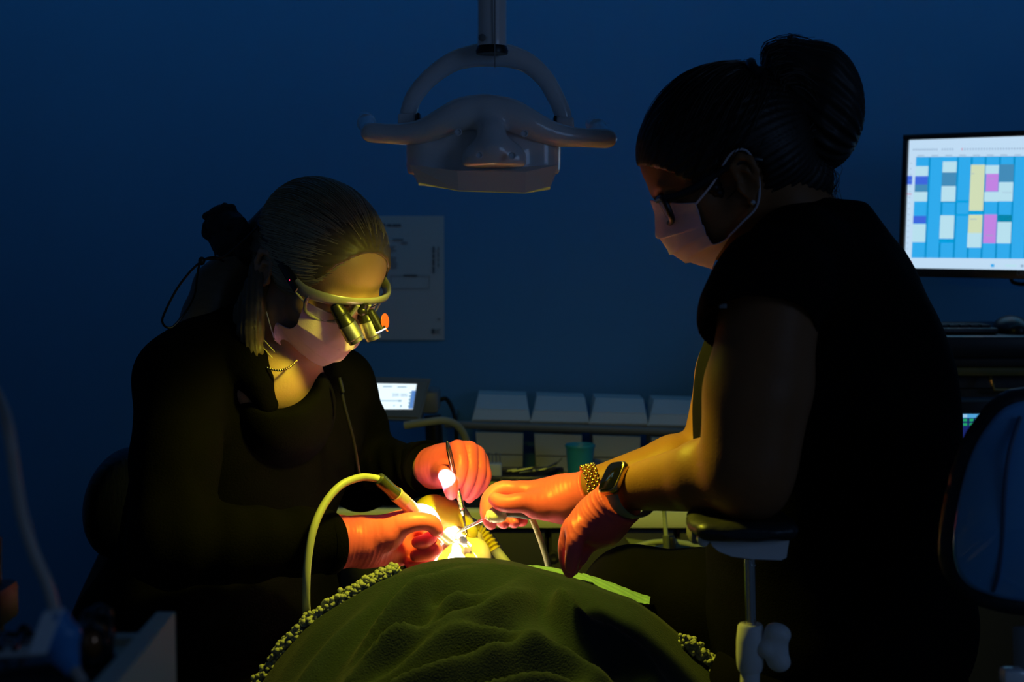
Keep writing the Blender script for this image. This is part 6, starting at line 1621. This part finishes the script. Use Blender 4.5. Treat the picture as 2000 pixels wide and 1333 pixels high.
MB().tube(spline([W(199, 1240, Yg), W(206, 1265, Yg + .01), W(212, 1290, Yg + .015)], 6), .003, 8).obj('side_bar', M_BLKPL, t)
o = MB().tube(spline([onz(200, 1306, zf + .008), onz(214, 1296, zf + .010), onz(226, 1287, zf + .010), onz(229, 1295, zf + .008), onz(215, 1306, zf + .006), onz(190, 1318, zf + .006), onz(150, 1330, zf + .006)], 8), .0030, 10).obj('glasses_cord', M_BLKPL, t)
# suction hose with its blue and white connector
M_BEIGE = mat('beige_tubing', (0.55, 0.46, 0.40), 0.45, noise=.05, coat=.2)
t = thing('suction_hose', 'beige tubing hanging down to a blue and white connector at the left edge', 'hose', W(110, 1230, .86))
YS = .86
pts = spline([np.array([-.459, 1.25, 1.0]), np.array([-.50, 1.20, 1.19]), np.array([-.46, 1.08, 1.27]), W(-70, 660, YS + .12), W(-2, 778, YS + .04), W(18, 850, YS), W(30, 930, YS), W(44, 1010, YS), W(66, 1080, YS), W(92, 1140, YS), W(107, 1192, YS)], 8)
MB().tube(pts, .0036, 14).obj('tubing', M_BEIGE, t)
M_BLUEP = mat('blue_connector', (0.05, 0.26, 0.60), 0.35, noise=.05)
M_WHP = mat('pale_connector', (0.80, 0.84, 0.90), 0.4, noise=.04)
cq = [W(98, 1187, YS), W(128, 1188, YS), W(119, 1222, YS), W(102, 1266, YS), W(70, 1266, YS), W(83, 1225, YS)]
w_ = MB().prism([q_ + [0, -.013, 0] for q_ in cq], (0, .013, 0)).obj('white_clip', M_WHP, t, sharp=30)
MB().prism([W(103, 1205, YS - .0134), W(113, 1199, YS - .0134), W(115, 1206, YS - .0134), W(106, 1216, YS - .0134)], (0, .0004, 0)).obj('clip_slot', M_BLUEP, w_, smooth=False)
S_ = Solid(W(70, 1330, YS) - .02, W(165, 1190, YS) + .03, .0018)
S_.chain([W(112, 1215, YS), W(118, 1245, YS), W(125, 1275, YS), W(140, 1306, YS)], [.0085, .0088, .0085, .0055], .004)
S_.chain([W(118, 1232, YS), W(145, 1236, YS)], [.007, .0045], .004); S_.chain([W(125, 1236, YS), W(134, 1250, YS)], [.007, .006], .004)
S_.chain([W(92, 1205, YS + .004), W(88, 1225, YS + .004)], [.005, .005], .003)
S_.obj('blue_valve', M_BLUEP, t, 2)
MB().tube(spline([W(140, 1304, YS), W(152, 1318, YS - .005), W(168, 1345, YS - .01)], 6), .0034, 12).obj('lower_tubing', M_BEIGE, t)
# dark holder at the far left
YD = 1.25
t = thing('instrument_holder', 'dark instrument holder block on a post at the left edge beyond the tubing', 'holder', W(0, 1180, YD))
MB().box(W(-12, 1180, YD), (pm(68, YD), .05, pm(78, YD)), bevel=.006).obj('block', M_DARK, t)
MB().rod(W(-20, 1140, YD), W(-20, 1050, YD), .010, 14).obj('socket', M_DARK, t)
MB().rod(W(-20, 1215, YD), (W(-20, 1215, YD)[0], YD, .03), .012, 14).lathe([(.12, 0), (.12, .015), (.02, .03)], (W(-20, 1215, YD)[0], YD, 0), None, 28).obj('post', M_DARK, t)
